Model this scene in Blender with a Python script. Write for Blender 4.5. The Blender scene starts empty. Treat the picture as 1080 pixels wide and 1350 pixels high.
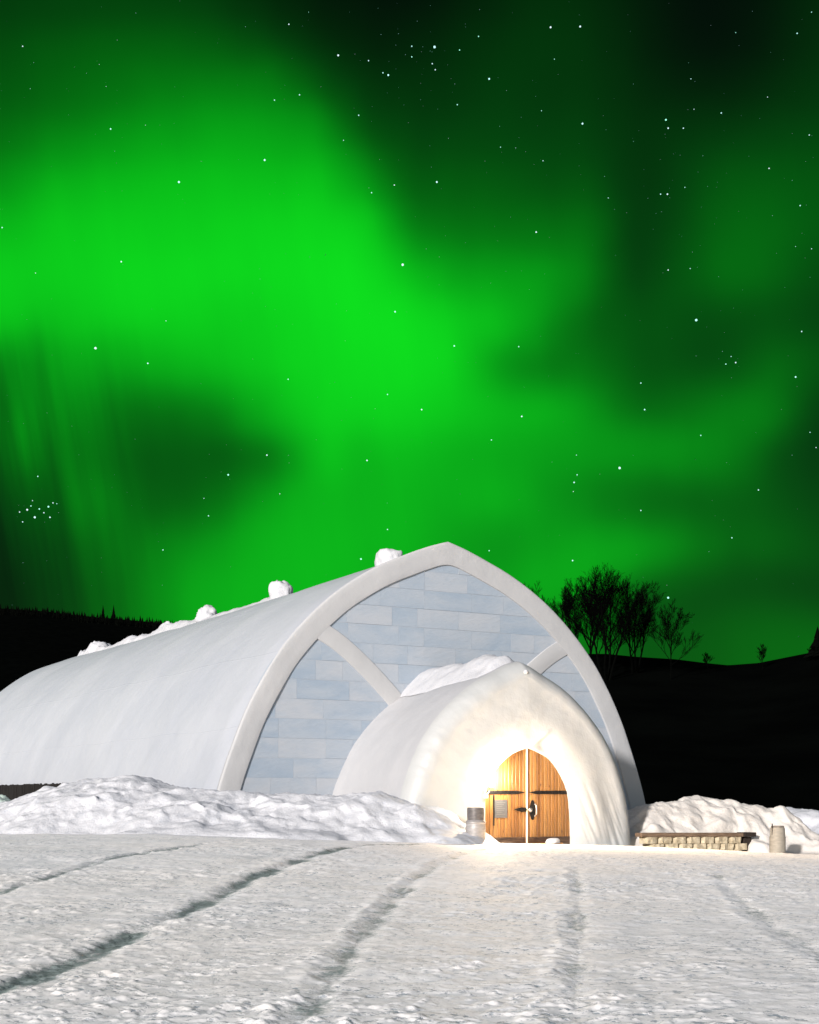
import bpy, bmesh, math, random
import numpy as np
from mathutils import Vector, Matrix

random.seed(7)
RNG = np.random.default_rng(11)
S = bpy.context.scene
COL = S.collection
PI = math.pi

# ------------------------------------------------------------------ camera
# world frame: X along the hall's front (to the right), Y back along the hall, Z up, origin at the porch front
YAW = math.radians(29.35)
FW = np.array([math.sin(YAW), math.cos(YAW)])
RT = np.array([math.cos(YAW), -math.sin(YAW)])
EYE = np.array([-18.547, -27.430])
EYE_Z = 1.1
cam = bpy.data.cameras.new('camera')
cam_o = bpy.data.objects.new('camera', cam)
COL.objects.link(cam_o)
cam_o.location = (EYE[0], EYE[1], EYE_Z)
cam_o.rotation_euler = (PI / 2, 0, -YAW)
cam.sensor_fit = 'VERTICAL'
cam.sensor_height = 36.0
cam.lens = 49.47
cam.shift_y = 0.2778
cam.clip_start = 0.1
cam.clip_end = 20000
S.camera = cam_o

# ------------------------------------------------------------------ colour management
S.view_settings.view_transform = 'Standard'
S.view_settings.look = 'None'
S.view_settings.exposure = 0.45
S.view_settings.gamma = 1
S.render.engine = 'CYCLES'
S.cycles.use_denoising = True
S.cycles.max_bounces = 6
S.cycles.diffuse_bounces = 3

# ------------------------------------------------------------------ key light (low, from the left behind the camera)
SUN_EL = math.radians(16)
SUN_AZ = math.radians(58)          # travel direction, from +Y towards +X
sun = bpy.data.lights.new('sun', 'SUN')
sun.energy = 4.3
sun.angle = math.radians(3.0)
sun.color = (1.0, 0.965, 0.955)
sun_o = bpy.data.objects.new('sun', sun)
COL.objects.link(sun_o)
_t = Vector((math.sin(SUN_AZ) * math.cos(SUN_EL), math.cos(SUN_AZ) * math.cos(SUN_EL), -math.sin(SUN_EL)))
sun_o.rotation_euler = _t.to_track_quat('-Z', 'Y').to_euler()
sun_o.location = (-60, -40, 40)


# ------------------------------------------------------------------ node helper
class NT:
    def __init__(self, tree):
        self.t = tree
        self.n = tree.nodes
        self.l = tree.links

    def new(self, typ, **kw):
        nd = self.n.new(typ)
        for k, v in kw.items():
            if k.startswith('in_'):
                nd.inputs[k[3:]].default_value = v
            else:
                setattr(nd, k, v)
        return nd

    def set(self, sock, v):
        if hasattr(v, 'is_output'):
            self.l.new(v, sock)
        else:
            sock.default_value = v

    def math(self, op, a, b=None, clamp=False):
        nd = self.n.new('ShaderNodeMath')
        nd.operation = op
        nd.use_clamp = clamp
        self.set(nd.inputs[0], a)
        if b is not None:
            self.set(nd.inputs[1], b)
        return nd.outputs[0]

    def vmath(self, op, a, b=None):
        nd = self.n.new('ShaderNodeVectorMath')
        nd.operation = op
        self.set(nd.inputs[0], a)
        if b is not None:
            self.set(nd.inputs[1], b)
        return nd.outputs[0]

    def noise(self, vec, scale, detail=4, rough=0.55, dist=0.0):
        nd = self.n.new('ShaderNodeTexNoise')
        nd.inputs['Scale'].default_value = scale
        nd.inputs['Detail'].default_value = detail
        nd.inputs['Roughness'].default_value = rough
        nd.inputs['Distortion'].default_value = dist
        self.set(nd.inputs['Vector'], vec)
        return nd.outputs[0]

    def ramp(self, fac, stops, interp='LINEAR'):
        nd = self.n.new('ShaderNodeValToRGB')
        cr = nd.color_ramp
        cr.interpolation = interp
        while len(cr.elements) < len(stops):
            cr.elements.new(0.5)
        for e, (p, c) in zip(cr.elements, stops):
            e.position = p
            e.color = (c, c, c, 1) if not hasattr(c, '__len__') else (*c, 1)
        self.set(nd.inputs[0], fac)
        return nd.outputs[0]

    def mix(self, fac, a, b, blend='MIX'):
        nd = self.n.new('ShaderNodeMix')
        nd.data_type = 'RGBA'
        nd.blend_type = blend
        self.set(nd.inputs[0], fac)
        self.set(nd.inputs[6], a if hasattr(a, 'is_output') else (*a, 1))
        self.set(nd.inputs[7], b if hasattr(b, 'is_output') else (*b, 1))
        return nd.outputs[2]

    def comb(self, x, y, z=0.0):
        nd = self.n.new('ShaderNodeCombineXYZ')
        for i, v in enumerate((x, y, z)):
            self.set(nd.inputs[i], v)
        return nd.outputs[0]

    def sep(self, v):
        nd = self.n.new('ShaderNodeSeparateXYZ')
        self.l.new(v, nd.inputs[0])
        return nd.outputs

    def mapr(self, v, a, b, c, d):
        nd = self.n.new('ShaderNodeMapRange')
        self.set(nd.inputs[0], v)
        for i, q in enumerate((a, b, c, d)):
            nd.inputs[i + 1].default_value = q
        return nd.outputs[0]


# ------------------------------------------------------------------ world: night sky with aurora (directions only)
SKY_FILL = 0.08
W = bpy.data.worlds.new('World')
S.world = W
W.use_nodes = True
W.cycles.sampling_method = 'MANUAL'
W.cycles.sample_map_resolution = 512
w = NT(W.node_tree)
w.n.clear()
tc = w.new('ShaderNodeTexCoord')
rot = w.new('ShaderNodeVectorRotate', rotation_type='Z_AXIS')
w.l.new(tc.outputs['Generated'], rot.inputs['Vector'])
rot.inputs['Angle'].default_value = YAW
sx, sy, sz = w.sep(rot.outputs[0])
az = w.math('ARCTAN2', sx, sy)
hyp = w.math('SQRT', w.math('ADD', w.math('MULTIPLY', sx, sx), w.math('MULTIPLY', sy, sy)))
tel = w.math('DIVIDE', sz, w.math('MAXIMUM', hyp, 0.001))
U0 = w.math('MULTIPLY', az, 1.0)
dirv = w.comb(az, tel, 0.0)
wn = w.noise(dirv, 7.0, 3, 0.5)
wn2 = w.noise(w.vmath('ADD', dirv, (5.3, 1.7, 0.0)), 7.0, 3, 0.5)
UU = w.math('ADD', w.math('DIVIDE', az, 0.5694), 0.5)
UU = w.math('ADD', UU, w.math('MULTIPLY', w.math('SUBTRACT', wn, 0.5), 0.07))
VV = w.math('ADD', w.math('MULTIPLY', tel, w.math('ADD', 1.0, w.math('MULTIPLY', w.math('MULTIPLY', az, az), 0.5))), w.math('MULTIPLY', w.math('SUBTRACT', wn2, 0.5), 0.03))
# brightness of the aurora by azimuth (11 stops over 33 degrees) for rising bands of elevation
AUR = [  # tan(elevation) of the band, green brightness 0..255 from west to east over 32 degrees of azimuth
    (0.5660, [60, 64, 66, 66, 62, 52, 40, 30, 24, 22, 30, 42, 48, 44, 34, 22, 20, 28, 42]),
    (0.5337, [78, 88, 94, 96, 94, 84, 66, 44, 36, 38, 46, 54, 56, 50, 38, 26, 22, 32, 48]),
    (0.5013, [88, 98, 108, 116, 124, 128, 116, 82, 56, 52, 54, 60, 56, 54, 46, 38, 36, 46, 56]),
    (0.4690, [106, 128, 146, 156, 164, 168, 162, 140, 88, 68, 68, 70, 66, 64, 54, 54, 58, 68, 72]),
    (0.4367, [146, 178, 188, 194, 198, 198, 196, 192, 144, 98, 90, 88, 80, 76, 58, 62, 82, 88, 86]),
    (0.4043, [188, 204, 208, 212, 212, 216, 218, 220, 204, 130, 116, 114, 112, 106, 66, 74, 98, 102, 92]),
    (0.3720, [212, 212, 216, 222, 224, 224, 226, 230, 228, 196, 170, 162, 156, 120, 70, 84, 108, 98, 76]),
    (0.3396, [208, 200, 210, 218, 218, 210, 216, 226, 232, 230, 210, 192, 146, 100, 86, 80, 74, 76, 66]),
    (0.3073, [124, 156, 168, 178, 190, 198, 214, 222, 226, 226, 208, 148, 118, 112, 88, 78, 76, 100, 90]),
    (0.2749, [104, 136, 122, 106, 110, 138, 190, 212, 218, 218, 204, 190, 182, 150, 104, 108, 126, 122, 66]),
    (0.2426, [96, 116, 108, 90, 88, 90, 124, 192, 182, 188, 176, 166, 158, 156, 156, 148, 128, 90, 62]),
    (0.2102, [72, 90, 126, 100, 98, 130, 170, 180, 180, 182, 176, 178, 150, 120, 98, 90, 90, 84, 72]),
    (0.1779, [56, 70, 98, 126, 146, 166, 182, 186, 184, 180, 162, 146, 156, 170, 166, 136, 106, 98, 82]),
    (0.1456, [44, 62, 84, 122, 162, 178, 184, 186, 178, 170, 158, 158, 172, 158, 94, 78, 74, 70, 66]),
    (0.1132, [48, 58, 82, 112, 152, 174, 178, 176, 168, 160, 144, 134, 134, 114, 88, 88, 96, 102, 104]),
    (0.0809, [48, 58, 82, 112, 152, 174, 178, 176, 168, 160, 144, 134, 134, 114, 88, 88, 96, 102, 104]),
]
acc = None
wacc = None
for i, (tv, vals) in enumerate(AUR):
    sig = 0.52 * 60 / 1855.0
    d = w.math('SUBTRACT', VV, tv)
    wt = w.math('EXPONENT', w.math('MULTIPLY', w.math('MULTIPLY', d, d), -0.5 / sig ** 2))
    rp = w.ramp(UU, [(k / 18.0, v / 255.0) for k, v in enumerate(vals)], 'CARDINAL')
    term = w.math('MULTIPLY', rp, wt)
    acc = term if acc is None else w.math('ADD', acc, term)
    wacc = wt if wacc is None else w.math('ADD', wacc, wt)
aur = w.math('DIVIDE', acc, w.math('ADD', wacc, 0.01))
# fine rays, strongest low in the west
ray_v = w.comb(w.math('ADD', w.math('MULTIPLY', az, 46.0), w.math('MULTIPLY', tel, 7.0)), w.math('MULTIPLY', tel, 3.2), 0.0)
rays = w.noise(ray_v, 1.0, 3, 0.5)
raym = w.math('MULTIPLY', w.mapr(az, -0.17, -0.30, 0.0, 1.0), w.mapr(tel, 0.34, 0.24, 0.0, 1.0))
raymul = w.math('ADD', 1.0, w.math('MULTIPLY', w.math('MULTIPLY', w.math('SUBTRACT', rays, 0.5), 1.5), w.math('ADD', raym, 0.03)))
aur = w.math('MULTIPLY', aur, raymul)
# the display stays in the north: fade behind the camera
aur = w.math('MULTIPLY', aur, w.mapr(w.math('ABSOLUTE', az), 0.5, 1.4, 1.0, 0.25))
aur = w.math('POWER', w.math('MAXIMUM', aur, 0.0), 2.2)
acol = w.ramp(aur, [(0.0, (0.0004, 0.0010, 0.0006)), (0.05, (0.0006, 0.05, 0.0025)), (0.3, (0.0012, 0.30, 0.006)), (0.85, (0.004, 0.82, 0.012))])
em = w.new('ShaderNodeBackground')
w.l.new(acol, em.inputs['Color'])
em.inputs['Strength'].default_value = 0.70
sky = w.new('ShaderNodeTexSky', sky_type='NISHITA', sun_disc=False)
sky.sun_elevation = SUN_EL
sky.sun_rotation = math.atan2(-_t.x, -_t.y)
bg2 = w.new('ShaderNodeBackground')
w.l.new(sky.outputs[0], bg2.inputs['Color'])
# fill glow added to the unseen half of the sky, behind the camera
w.l.new(w.mapr(sy, 0.55, -0.45, 0.0004, SKY_FILL), bg2.inputs['Strength'])
add = w.new('ShaderNodeAddShader')
w.l.new(em.outputs[0], add.inputs[0])
w.l.new(bg2.outputs[0], add.inputs[1])
out = w.new('ShaderNodeOutputWorld')
w.l.new(add.outputs[0], out.inputs[0])


# ------------------------------------------------------------------ numeric noise
_TAB = RNG.random((64, 64, 64)).astype(np.float32)


def vnoise(x, y, z=0.0):
    x, y, z = np.broadcast_arrays(np.asarray(x, float), np.asarray(y, float), np.asarray(z, float))
    xi, yi, zi = np.floor(x).astype(int), np.floor(y).astype(int), np.floor(z).astype(int)
    fx, fy, fz = x - xi, y - yi, z - zi
    fx, fy, fz = [f * f * f * (f * (f * 6 - 15) + 10) for f in (fx, fy, fz)]
    g = lambda a, b, c: _TAB[(xi + a) & 63, (yi + b) & 63, (zi + c) & 63]
    l = lambda a, b, f: a + (b - a) * f
    return l(l(l(g(0, 0, 0), g(1, 0, 0), fx), l(g(0, 1, 0), g(1, 1, 0), fx), fy),
             l(l(g(0, 0, 1), g(1, 0, 1), fx), l(g(0, 1, 1), g(1, 1, 1), fx), fy), fz) - 0.5


def fbm(x, y, z=0.0, o=4, gain=0.5):
    a, f, r = 1.0, 1.0, 0.0
    for k in range(o):
        r = r + a * vnoise(np.asarray(x) * f + 17.3 * k, np.asarray(y) * f + 9.1 * k, np.asarray(z) * f + 3.7 * k)
        a *= gain
        f *= 2.03
    return r


def ridged(x, y, z=0.0, o=4):
    a, f, r = 1.0, 1.0, 0.0
    for k in range(o):
        r = r + a * (1 - 2 * np.abs(2 * vnoise(np.asarray(x) * f + 7.7 * k, np.asarray(y) * f + 4.2 * k, np.asarray(z) * f)))
        a *= 0.5
        f *= 2.1
    return r


def sstep(a, b, x):
    t = np.clip((np.asarray(x, float) - a) / (b - a), 0, 1)
    return t * t * (3 - 2 * t)


# ------------------------------------------------------------------ object helpers
def empty(name, loc=(0, 0, 0), rz=0.0):
    o = bpy.data.objects.new(name, None)
    COL.objects.link(o)
    o.location = loc
    o.rotation_euler = (0, 0, rz)
    return o


def tag(o, label=None, cat=None, group=None, kind=None):
    if label:
        o['label'] = label
    if cat:
        o['category'] = cat
    if group:
        o['group'] = group
    if kind:
        o['kind'] = kind
    return o


def link(name, me, mat, parent=None, smooth=False):
    o = bpy.data.objects.new(name, me)
    COL.objects.link(o)
    if mat:
        me.materials.append(mat)
    if parent:
        o.parent = parent
    if smooth:
        me.polygons.foreach_set('use_smooth', [True] * len(me.polygons))
    return o


def grid_mesh(name, P, closed_u=False, flip=False):
    """P: array (n, m, 3)"""
    n, m = P.shape[:2]
    me = bpy.data.meshes.new(name)
    idx = np.arange(n * m).reshape(n, m)
    if closed_u:
        idx = np.concatenate([idx, idx[:1]], 0)
    a, b, c, d = idx[:-1, :-1], idx[1:, :-1], idx[1:, 1:], idx[:-1, 1:]
    q = np.stack([a, b, c, d] if not flip else [a, d, c, b], -1).reshape(-1, 4)
    me.vertices.add(n * m)
    me.vertices.foreach_set('co', P.reshape(-1).astype(np.float32))
    me.loops.add(q.size)
    me.loops.foreach_set('vertex_index', q.reshape(-1).astype(np.int32))
    me.polygons.add(len(q))
    me.polygons.foreach_set('loop_start', (np.arange(len(q)) * 4).astype(np.int32))
    me.polygons.foreach_set('loop_total', np.full(len(q), 4, np.int32))
    me.update(calc_edges=True)
    me.validate()
    return me


class MB:
    def __init__(self):
        self.bm = bmesh.new()

    def box(self, x0, x1, y0, y1, z0, z1, bev=0.0, seg=2, mat=None):
        r = bmesh.ops.create_cube(self.bm, size=1.0)
        vs = r['verts']
        for v in vs:
            v.co = Vector(((x0 + x1) / 2 + v.co.x * (x1 - x0), (y0 + y1) / 2 + v.co.y * (y1 - y0), (z0 + z1) / 2 + v.co.z * (z1 - z0)))
        if mat is not None:
            for v in vs:
                v.co = mat @ v.co
        if bev:
            es = list({e for v in vs for e in v.link_edges})
            bmesh.ops.bevel(self.bm, geom=es, offset=bev, segments=seg, affect='EDGES', profile=0.5)
        return self

    def tube(self, pts, rads, n=8, cap=True):
        rings = []
        for i, p in enumerate(pts):
            p = Vector(p)
            t = (Vector(pts[min(i + 1, len(pts) - 1)]) - Vector(pts[max(i - 1, 0)])).normalized()
            up = Vector((0, 0, 1)) if abs(t.z) < 0.9 else Vector((1, 0, 0))
            a = t.cross(up).normalized()
            b = t.cross(a).normalized()
            r = rads[i] if hasattr(rads, '__len__') else rads
            rings.append([self.bm.verts.new(p + (a * math.cos(2 * PI * k / n) + b * math.sin(2 * PI * k / n)) * r) for k in range(n)])
        for q, s in zip(rings, rings[1:]):
            for k in range(n):
                self.bm.faces.new((q[k], q[(k + 1) % n], s[(k + 1) % n], s[k]))
        if cap:
            self.bm.faces.new(rings[0][::-1])
            self.bm.faces.new(rings[-1])
        return self

    def lathe(self, prof, n=32, c=(0, 0)):
        rings = []
        for r, z in prof:
            rings.append([self.bm.verts.new((c[0] + r * math.cos(2 * PI * k / n), c[1] + r * math.sin(2 * PI * k / n), z)) for k in range(n)])
        for q, s in zip(rings, rings[1:]):
            for k in range(n):
                self.bm.faces.new((q[k], q[(k + 1) % n], s[(k + 1) % n], s[k]))
        self.bm.faces.new(rings[0][::-1])
        self.bm.faces.new(rings[-1])
        return self

    def prism(self, poly, y0, y1):
        """polygon in XZ extruded along Y"""
        a = [self.bm.verts.new((x, y0, z)) for x, z in poly]
        b = [self.bm.verts.new((x, y1, z)) for x, z in poly]
        self.bm.faces.new(a)
        self.bm.faces.new(b[::-1])
        n = len(poly)
        for k in range(n):
            self.bm.faces.new((a[k], b[k], b[(k + 1) % n], a[(k + 1) % n]))
        return self

    def build(self, name, mat, parent=None, smooth=False):
        bmesh.ops.recalc_face_normals(self.bm, faces=self.bm.faces)
        me = bpy.data.meshes.new(name)
        self.bm.to_mesh(me)
        self.bm.free()
        return link(name, me, mat, parent, smooth)


def auto_smooth(o, deg=35):
    me = o.data
    me.polygons.foreach_set('use_smooth', [True] * len(me.polygons))
    bm = bmesh.new()
    bm.from_mesh(me)
    for e in bm.edges:
        if len(e.link_faces) == 2 and e.calc_face_angle(0) > math.radians(deg):
            e.smooth = False
    bm.to_mesh(me)
    bm.free()
    return o


# ------------------------------------------------------------------ materials
def material(name):
    m = bpy.data.materials.new(name)
    m.use_nodes = True
    t = NT(m.node_tree)
    t.n.clear()
    p = t.new('ShaderNodeBsdfPrincipled')
    o = t.new('ShaderNodeOutputMaterial')
    t.l.new(p.outputs[0], o.inputs[0])
    p.inputs['Roughness'].default_value = 0.7
    p.inputs['Specular IOR Level'].default_value = 0.25
    return m, t, p


def objpos(t):
    return t.new('ShaderNodeTexCoord').outputs['Object']


def bump(t, p, h, strength, dist):
    b = t.new('ShaderNodeBump')
    b.inputs['Strength'].default_value = strength
    b.inputs['Distance'].default_value = dist
    t.l.new(h, b.inputs['Height'])
    t.l.new(b.outputs[0], p.inputs['Normal'])


def snow_material(name, base, dirt, dirt_lo, dirt_hi, b1=0.03, scale=1.0):
    m, t, p = material(name)
    v = objpos(t)
    n1 = t.noise(v, 3.1 * scale, 6, 0.62)
    n2 = t.noise(v, 19.0 * scale, 5, 0.62)
    n3 = t.noise(v, 0.45 * scale, 3, 0.5)
    f = t.math('ADD', t.math('MULTIPLY', n1, 0.45), t.math('ADD', t.math('MULTIPLY', n2, 0.4), t.math('MULTIPLY', n3, 0.15)))
    fac = t.mapr(f, dirt_lo, dirt_hi, 1.0, 0.0)
    t.l.new(t.mix(fac, base, dirt), p.inputs['Base Color'])
    h = t.math('ADD', t.math('MULTIPLY', n1, 1.0), t.math('MULTIPLY', n2, 0.45))
    bump(t, p, h, 1.0, b1)
    p.inputs['Roughness'].default_value = 0.75
    p.inputs['Specular IOR Level'].default_value = 0.15
    return m


M = {}
# packed yard snow: ruts mix dark old ice with painted shade, flecks paint the shade of small pits
m, t, p = material('packed_snow')
v = objpos(t)
n1 = t.noise(v, 3.2, 4, 0.6)
n2 = t.noise(v, 13.0, 5, 0.68)
n3 = t.noise(v, 0.30, 3, 0.5)
n4 = t.noise(v, 46.0, 4, 0.65)
n5 = t.noise(v, 0.8, 4, 0.6)
base = t.mix(t.mapr(n3, 0.38, 0.62, 0.0, 1.0), (0.95, 0.90, 0.855), (0.91, 0.88, 0.86))
base = t.mix(t.mapr(n1, 0.36, 0.54, 0.30, 0.0), base, (0.66, 0.69, 0.72))
patch = t.mapr(n5, 0.40, 0.58, 0.25, 1.0)
fl = t.math('MULTIPLY', t.mapr(t.math('ADD', t.math('MULTIPLY', n2, 0.75), t.math('MULTIPLY', n4, 0.25)), 0.47, 0.39, 0.0, 1.0), patch)
base = t.mix(t.math('MULTIPLY', fl, 0.85), base, (0.22, 0.28, 0.33))
at = t.new('ShaderNodeAttribute', attribute_name='rut')
rf_ = t.math('ADD', at.outputs['Fac'], t.math('ADD', t.math('MULTIPLY', t.math('SUBTRACT', n2, 0.5), 1.5), t.math('MULTIPLY', t.math('SUBTRACT', n4, 0.5), 1.3)))
rut = t.math('MULTIPLY', t.mapr(rf_, 0.36, 0.84, 0.0, 0.90), t.mapr(at.outputs['Fac'], 0.02, 0.2, 0.0, 1.0))
base = t.mix(rut, base, t.mix(t.mapr(t.math('ADD', t.math('MULTIPLY', n2, 0.5), t.math('MULTIPLY', n4, 0.5)), 0.40, 0.60, 0.0, 1.0), (0.045, 0.075, 0.07), (0.24, 0.30, 0.29)))
t.l.new(base, p.inputs['Base Color'])
hgt_ = t.math('SUBTRACT', t.math('ADD', t.math('MULTIPLY', n1, 0.35), t.math('ADD', t.math('MULTIPLY', n2, 0.5), t.math('MULTIPLY', n4, 0.18))), t.math('ADD', t.math('MULTIPLY', fl, 0.35), t.math('MULTIPLY', rut, 0.4)))
bump(t, p, hgt_, 1.0, 0.010)
p.inputs['Roughness'].default_value = 0.75
p.inputs['Specular IOR Level'].default_value = 0.15
M['snow'] = m
M['bank'] = snow_material('heaped_snow', (0.56, 0.56, 0.58), (0.44, 0.455, 0.49), 0.36, 0.5, 0.03, 1.0)
M['pile'] = snow_material('sandy_lamp_tinted_snow', (0.62, 0.575, 0.525), (0.50, 0.45, 0.40), 0.36, 0.5, 0.025, 1.0)  # sandy tint with the door lamp's warmth painted into the colour
M['drift'] = snow_material('fresh_snow', (0.46, 0.46, 0.475), (0.38, 0.39, 0.42), 0.36, 0.5, 0.02, 1.5)
M['icy'] = snow_material('icy_snow', (0.42, 0.50, 0.45), (0.26, 0.33, 0.30), 0.36, 0.54, 0.05, 1.0)


def tarp(name, c1, c2, seam=True, rough=0.55):
    m, t, p = material(name)
    v = objpos(t)
    x, y, z = t.sep(v)
    n1 = t.noise(v, 0.35, 4, 0.5)
    n2 = t.noise(v, 2.2, 5, 0.6)
    f = t.math('ADD', t.math('MULTIPLY', n1, 0.7), t.math('MULTIPLY', n2, 0.3))
    t.l.new(t.mix(t.mapr(f, 0.36, 0.62, 0.0, 1.0), c1, c2), p.inputs['Base Color'])
    h = t.math('ADD', t.math('MULTIPLY', n1, 1.5), t.math('MULTIPLY', n2, 0.35))
    if seam:
        wv = t.math('ABSOLUTE', t.math('SUBTRACT', t.math('FRACT', t.math('ADD', t.math('MULTIPLY', z, 0.52), t.math('MULTIPLY', n1, 0.12))), 0.5))
        line = t.mapr(wv, 0.0, 0.012, 1.0, 0.0)
        wy = t.math('ABSOLUTE', t.math('SUBTRACT', t.math('FRACT', t.math('MULTIPLY', y, 0.20)), 0.5))
        line2 = t.mapr(wy, 0.0, 0.006, 1.0, 0.0)
        h = t.math('ADD', h, t.math('MULTIPLY', t.math('ADD', line, line2), 0.10))
    bump(t, p, h, 0.8, 0.06)
    p.inputs['Roughness'].default_value = rough
    return m


M['roof'] = tarp('white_roof_cover', (0.355, 0.370, 0.405), (0.395, 0.407, 0.435))
M['rib'] = tarp('packed_snow_arch', (0.375, 0.375, 0.38), (0.415, 0.412, 0.412), seam=False, rough=0.7)
M['sheet'] = tarp('plastic_sheeting', (0.37, 0.375, 0.37), (0.43, 0.43, 0.42), seam=False, rough=0.38)
M['tunnel'] = tarp('porch_cover', (0.36, 0.36, 0.37), (0.41, 0.405, 0.41), seam=False, rough=0.5)

# ice blocks: every block its own tone, veils of clear blue ice inside
m, t, p = material('ice_blocks')
v = objpos(t)
geo = t.new('ShaderNodeNewGeometry')
rnd = geo.outputs['Random Per Island']
off = t.comb(t.math('MULTIPLY', rnd, 37.0), t.math('MULTIPLY', rnd, 11.0), t.math('MULTIPLY', rnd, 53.0))
vv = t.vmath('ADD', t.vmath('MULTIPLY', v, (1.0, 1.0, 2.2)), off)
cl = t.noise(vv, 0.75, 3, 0.5, 0.4)
fine = t.noise(vv, 6.0, 5, 0.6)
f = t.math('ADD', t.math('MULTIPLY', cl, 0.85), t.math('ADD', t.math('MULTIPLY', rnd, 0.28), t.math('MULTIPLY', fine, 0.14)))
c = t.ramp(f, [(0.42, (0.265, 0.318, 0.38)), (0.60, (0.312, 0.352, 0.40)), (0.82, (0.358, 0.38, 0.412))])
t.l.new(c, p.inputs['Base Color'])
p.inputs['Roughness'].default_value = 0.35
bump(t, p, t.math('ADD', fine, cl), 0.4, 0.03)
M['ice'] = m

m, t, p = material('ice_joint')
v = objpos(t)
t.l.new(t.mix(t.noise(v, 5.0, 4), (0.30, 0.345, 0.395), (0.35, 0.375, 0.41)), p.inputs['Base Color'])
M['joint'] = m

m, t, p = material('varnished_pine')
v = objpos(t)
x, y, z = t.sep(v)
pl = t.math('FLOOR', t.math('MULTIPLY', x, 1 / 0.102))
wn_ = t.new('ShaderNodeTexWhiteNoise', noise_dimensions='1D')
t.l.new(pl, wn_.inputs['W'])
pr = wn_.outputs['Value']
gv = t.comb(t.math('MULTIPLY', x, 34.0), t.math('MULTIPLY', pr, 40.0), t.math('ADD', t.math('MULTIPLY', z, 2.2), t.math('MULTIPLY', pr, 19.0)))
gr = t.noise(gv, 1.0, 5, 0.6, 0.6)
vor = t.new('ShaderNodeTexVoronoi')
t.l.new(t.comb(t.math('MULTIPLY', x, 9.0), 0.0, t.math('MULTIPLY', z, 3.4)), vor.inputs['Vector'])
vor.inputs['Scale'].default_value = 1.0
knot = t.mapr(vor.outputs['Distance'], 0.07, 0.15, 1.0, 0.0)
c = t.ramp(t.math('ADD', t.math('MULTIPLY', gr, 0.7), t.math('MULTIPLY', pr, 0.3)), [(0.25, (0.10, 0.040, 0.012)), (0.5, (0.19, 0.088, 0.026)), (0.75, (0.27, 0.14, 0.047))])
c = t.mix(t.math('MULTIPLY', knot, 0.8), c, (0.07, 0.025, 0.01))
t.l.new(c, p.inputs['Base Color'])
bump(t, p, gr, 0.3, 0.01)
p.inputs['Roughness'].default_value = 0.42
M['pine'] = m


def plain(name, c1, c2, scale, rough=0.6, metal=0.0, b=0.01, stretch=(1, 1, 1)):
    m, t, p = material(name)
    v = t.vmath('MULTIPLY', objpos(t), stretch)
    n = t.noise(v, scale, 5, 0.6)
    t.l.new(t.mix(t.mapr(n, 0.35, 0.65, 0.0, 1.0), c1, c2), p.inputs['Base Color'])
    p.inputs['Roughness'].default_value = rough
    p.inputs['Metallic'].default_value = metal
    bump(t, p, n, 0.4, b)
    return m


M['iron'] = plain('black_iron', (0.012, 0.011, 0.011), (0.03, 0.027, 0.025), 30, 0.4, 0.6)
M['steel'] = plain('bright_steel', (0.5, 0.48, 0.46), (0.65, 0.63, 0.6), 20, 0.3, 1.0)
M['kick'] = plain('dark_kick_board', (0.035, 0.020, 0.014), (0.09, 0.055, 0.035), 8, 0.6, stretch=(0.5, 1, 4))
M['brass_strip'] = plain('pale_strip', (0.74, 0.66, 0.50), (0.82, 0.76, 0.62), 8, 0.5)
M['sill'] = plain('orange_wood', (0.42, 0.16, 0.035), (0.55, 0.26, 0.07), 7, 0.5, stretch=(0.5, 4, 4))
M['notice'] = plain('grey_notice', (0.05, 0.05, 0.053), (0.065, 0.065, 0.068), 6, 0.5)
M['notice_line'] = plain('notice_print', (0.085, 0.085, 0.085), (0.10, 0.10, 0.10), 40, 0.6)
M['block'] = plain('tan_wall_block', (0.30, 0.24, 0.155), (0.52, 0.44, 0.31), 7, 0.9, b=0.06)
M['timber'] = plain('weathered_timber', (0.10, 0.062, 0.038), (0.21, 0.14, 0.09), 6, 0.8, stretch=(0.6, 5, 5))
M['dark_timber'] = plain('dark_timber', (0.012, 0.009, 0.007), (0.035, 0.024, 0.018), 6, 0.85, stretch=(4, 4, 0.5))
M['fence'] = plain('black_board', (0.006, 0.005, 0.005), (0.016, 0.013, 0.011), 5, 0.9, stretch=(4, 4, 0.5))
M['galv'] = plain('weathered_barrel_metal', (0.23, 0.215, 0.21), (0.32, 0.305, 0.295), 5, 0.5, 0.2, stretch=(1, 1, 3))
M['galv_dark'] = plain('dark_barrel_metal', (0.09, 0.082, 0.08), (0.14, 0.128, 0.125), 6, 0.5, 0.2, stretch=(1, 1, 3))
M['tan'] = plain('tan_barrel_metal', (0.21, 0.185, 0.15), (0.28, 0.25, 0.205), 5, 0.6, 0.0, stretch=(1, 1, 3))
M['tan_dark'] = plain('dark_tan_metal', (0.10, 0.085, 0.07), (0.2, 0.17, 0.14), 6, 0.6)
M['cable'] = plain('pale_cable', (0.45, 0.45, 0.44), (0.6, 0.6, 0.58), 10, 0.5)
M['lamp_body'] = plain('white_enamel', (0.55, 0.57, 0.62), (0.65, 0.67, 0.7), 10, 0.4)
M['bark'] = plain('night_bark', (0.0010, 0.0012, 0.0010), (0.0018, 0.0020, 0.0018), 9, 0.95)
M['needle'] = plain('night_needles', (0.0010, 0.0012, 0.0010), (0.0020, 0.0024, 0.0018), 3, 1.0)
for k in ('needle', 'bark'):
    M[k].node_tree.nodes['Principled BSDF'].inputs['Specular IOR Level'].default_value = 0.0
M['hill'] = plain('spruce_covered_hill', (0.0008, 0.0010, 0.0009), (0.0016, 0.0020, 0.0017), 0.15, 1.0)
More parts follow.
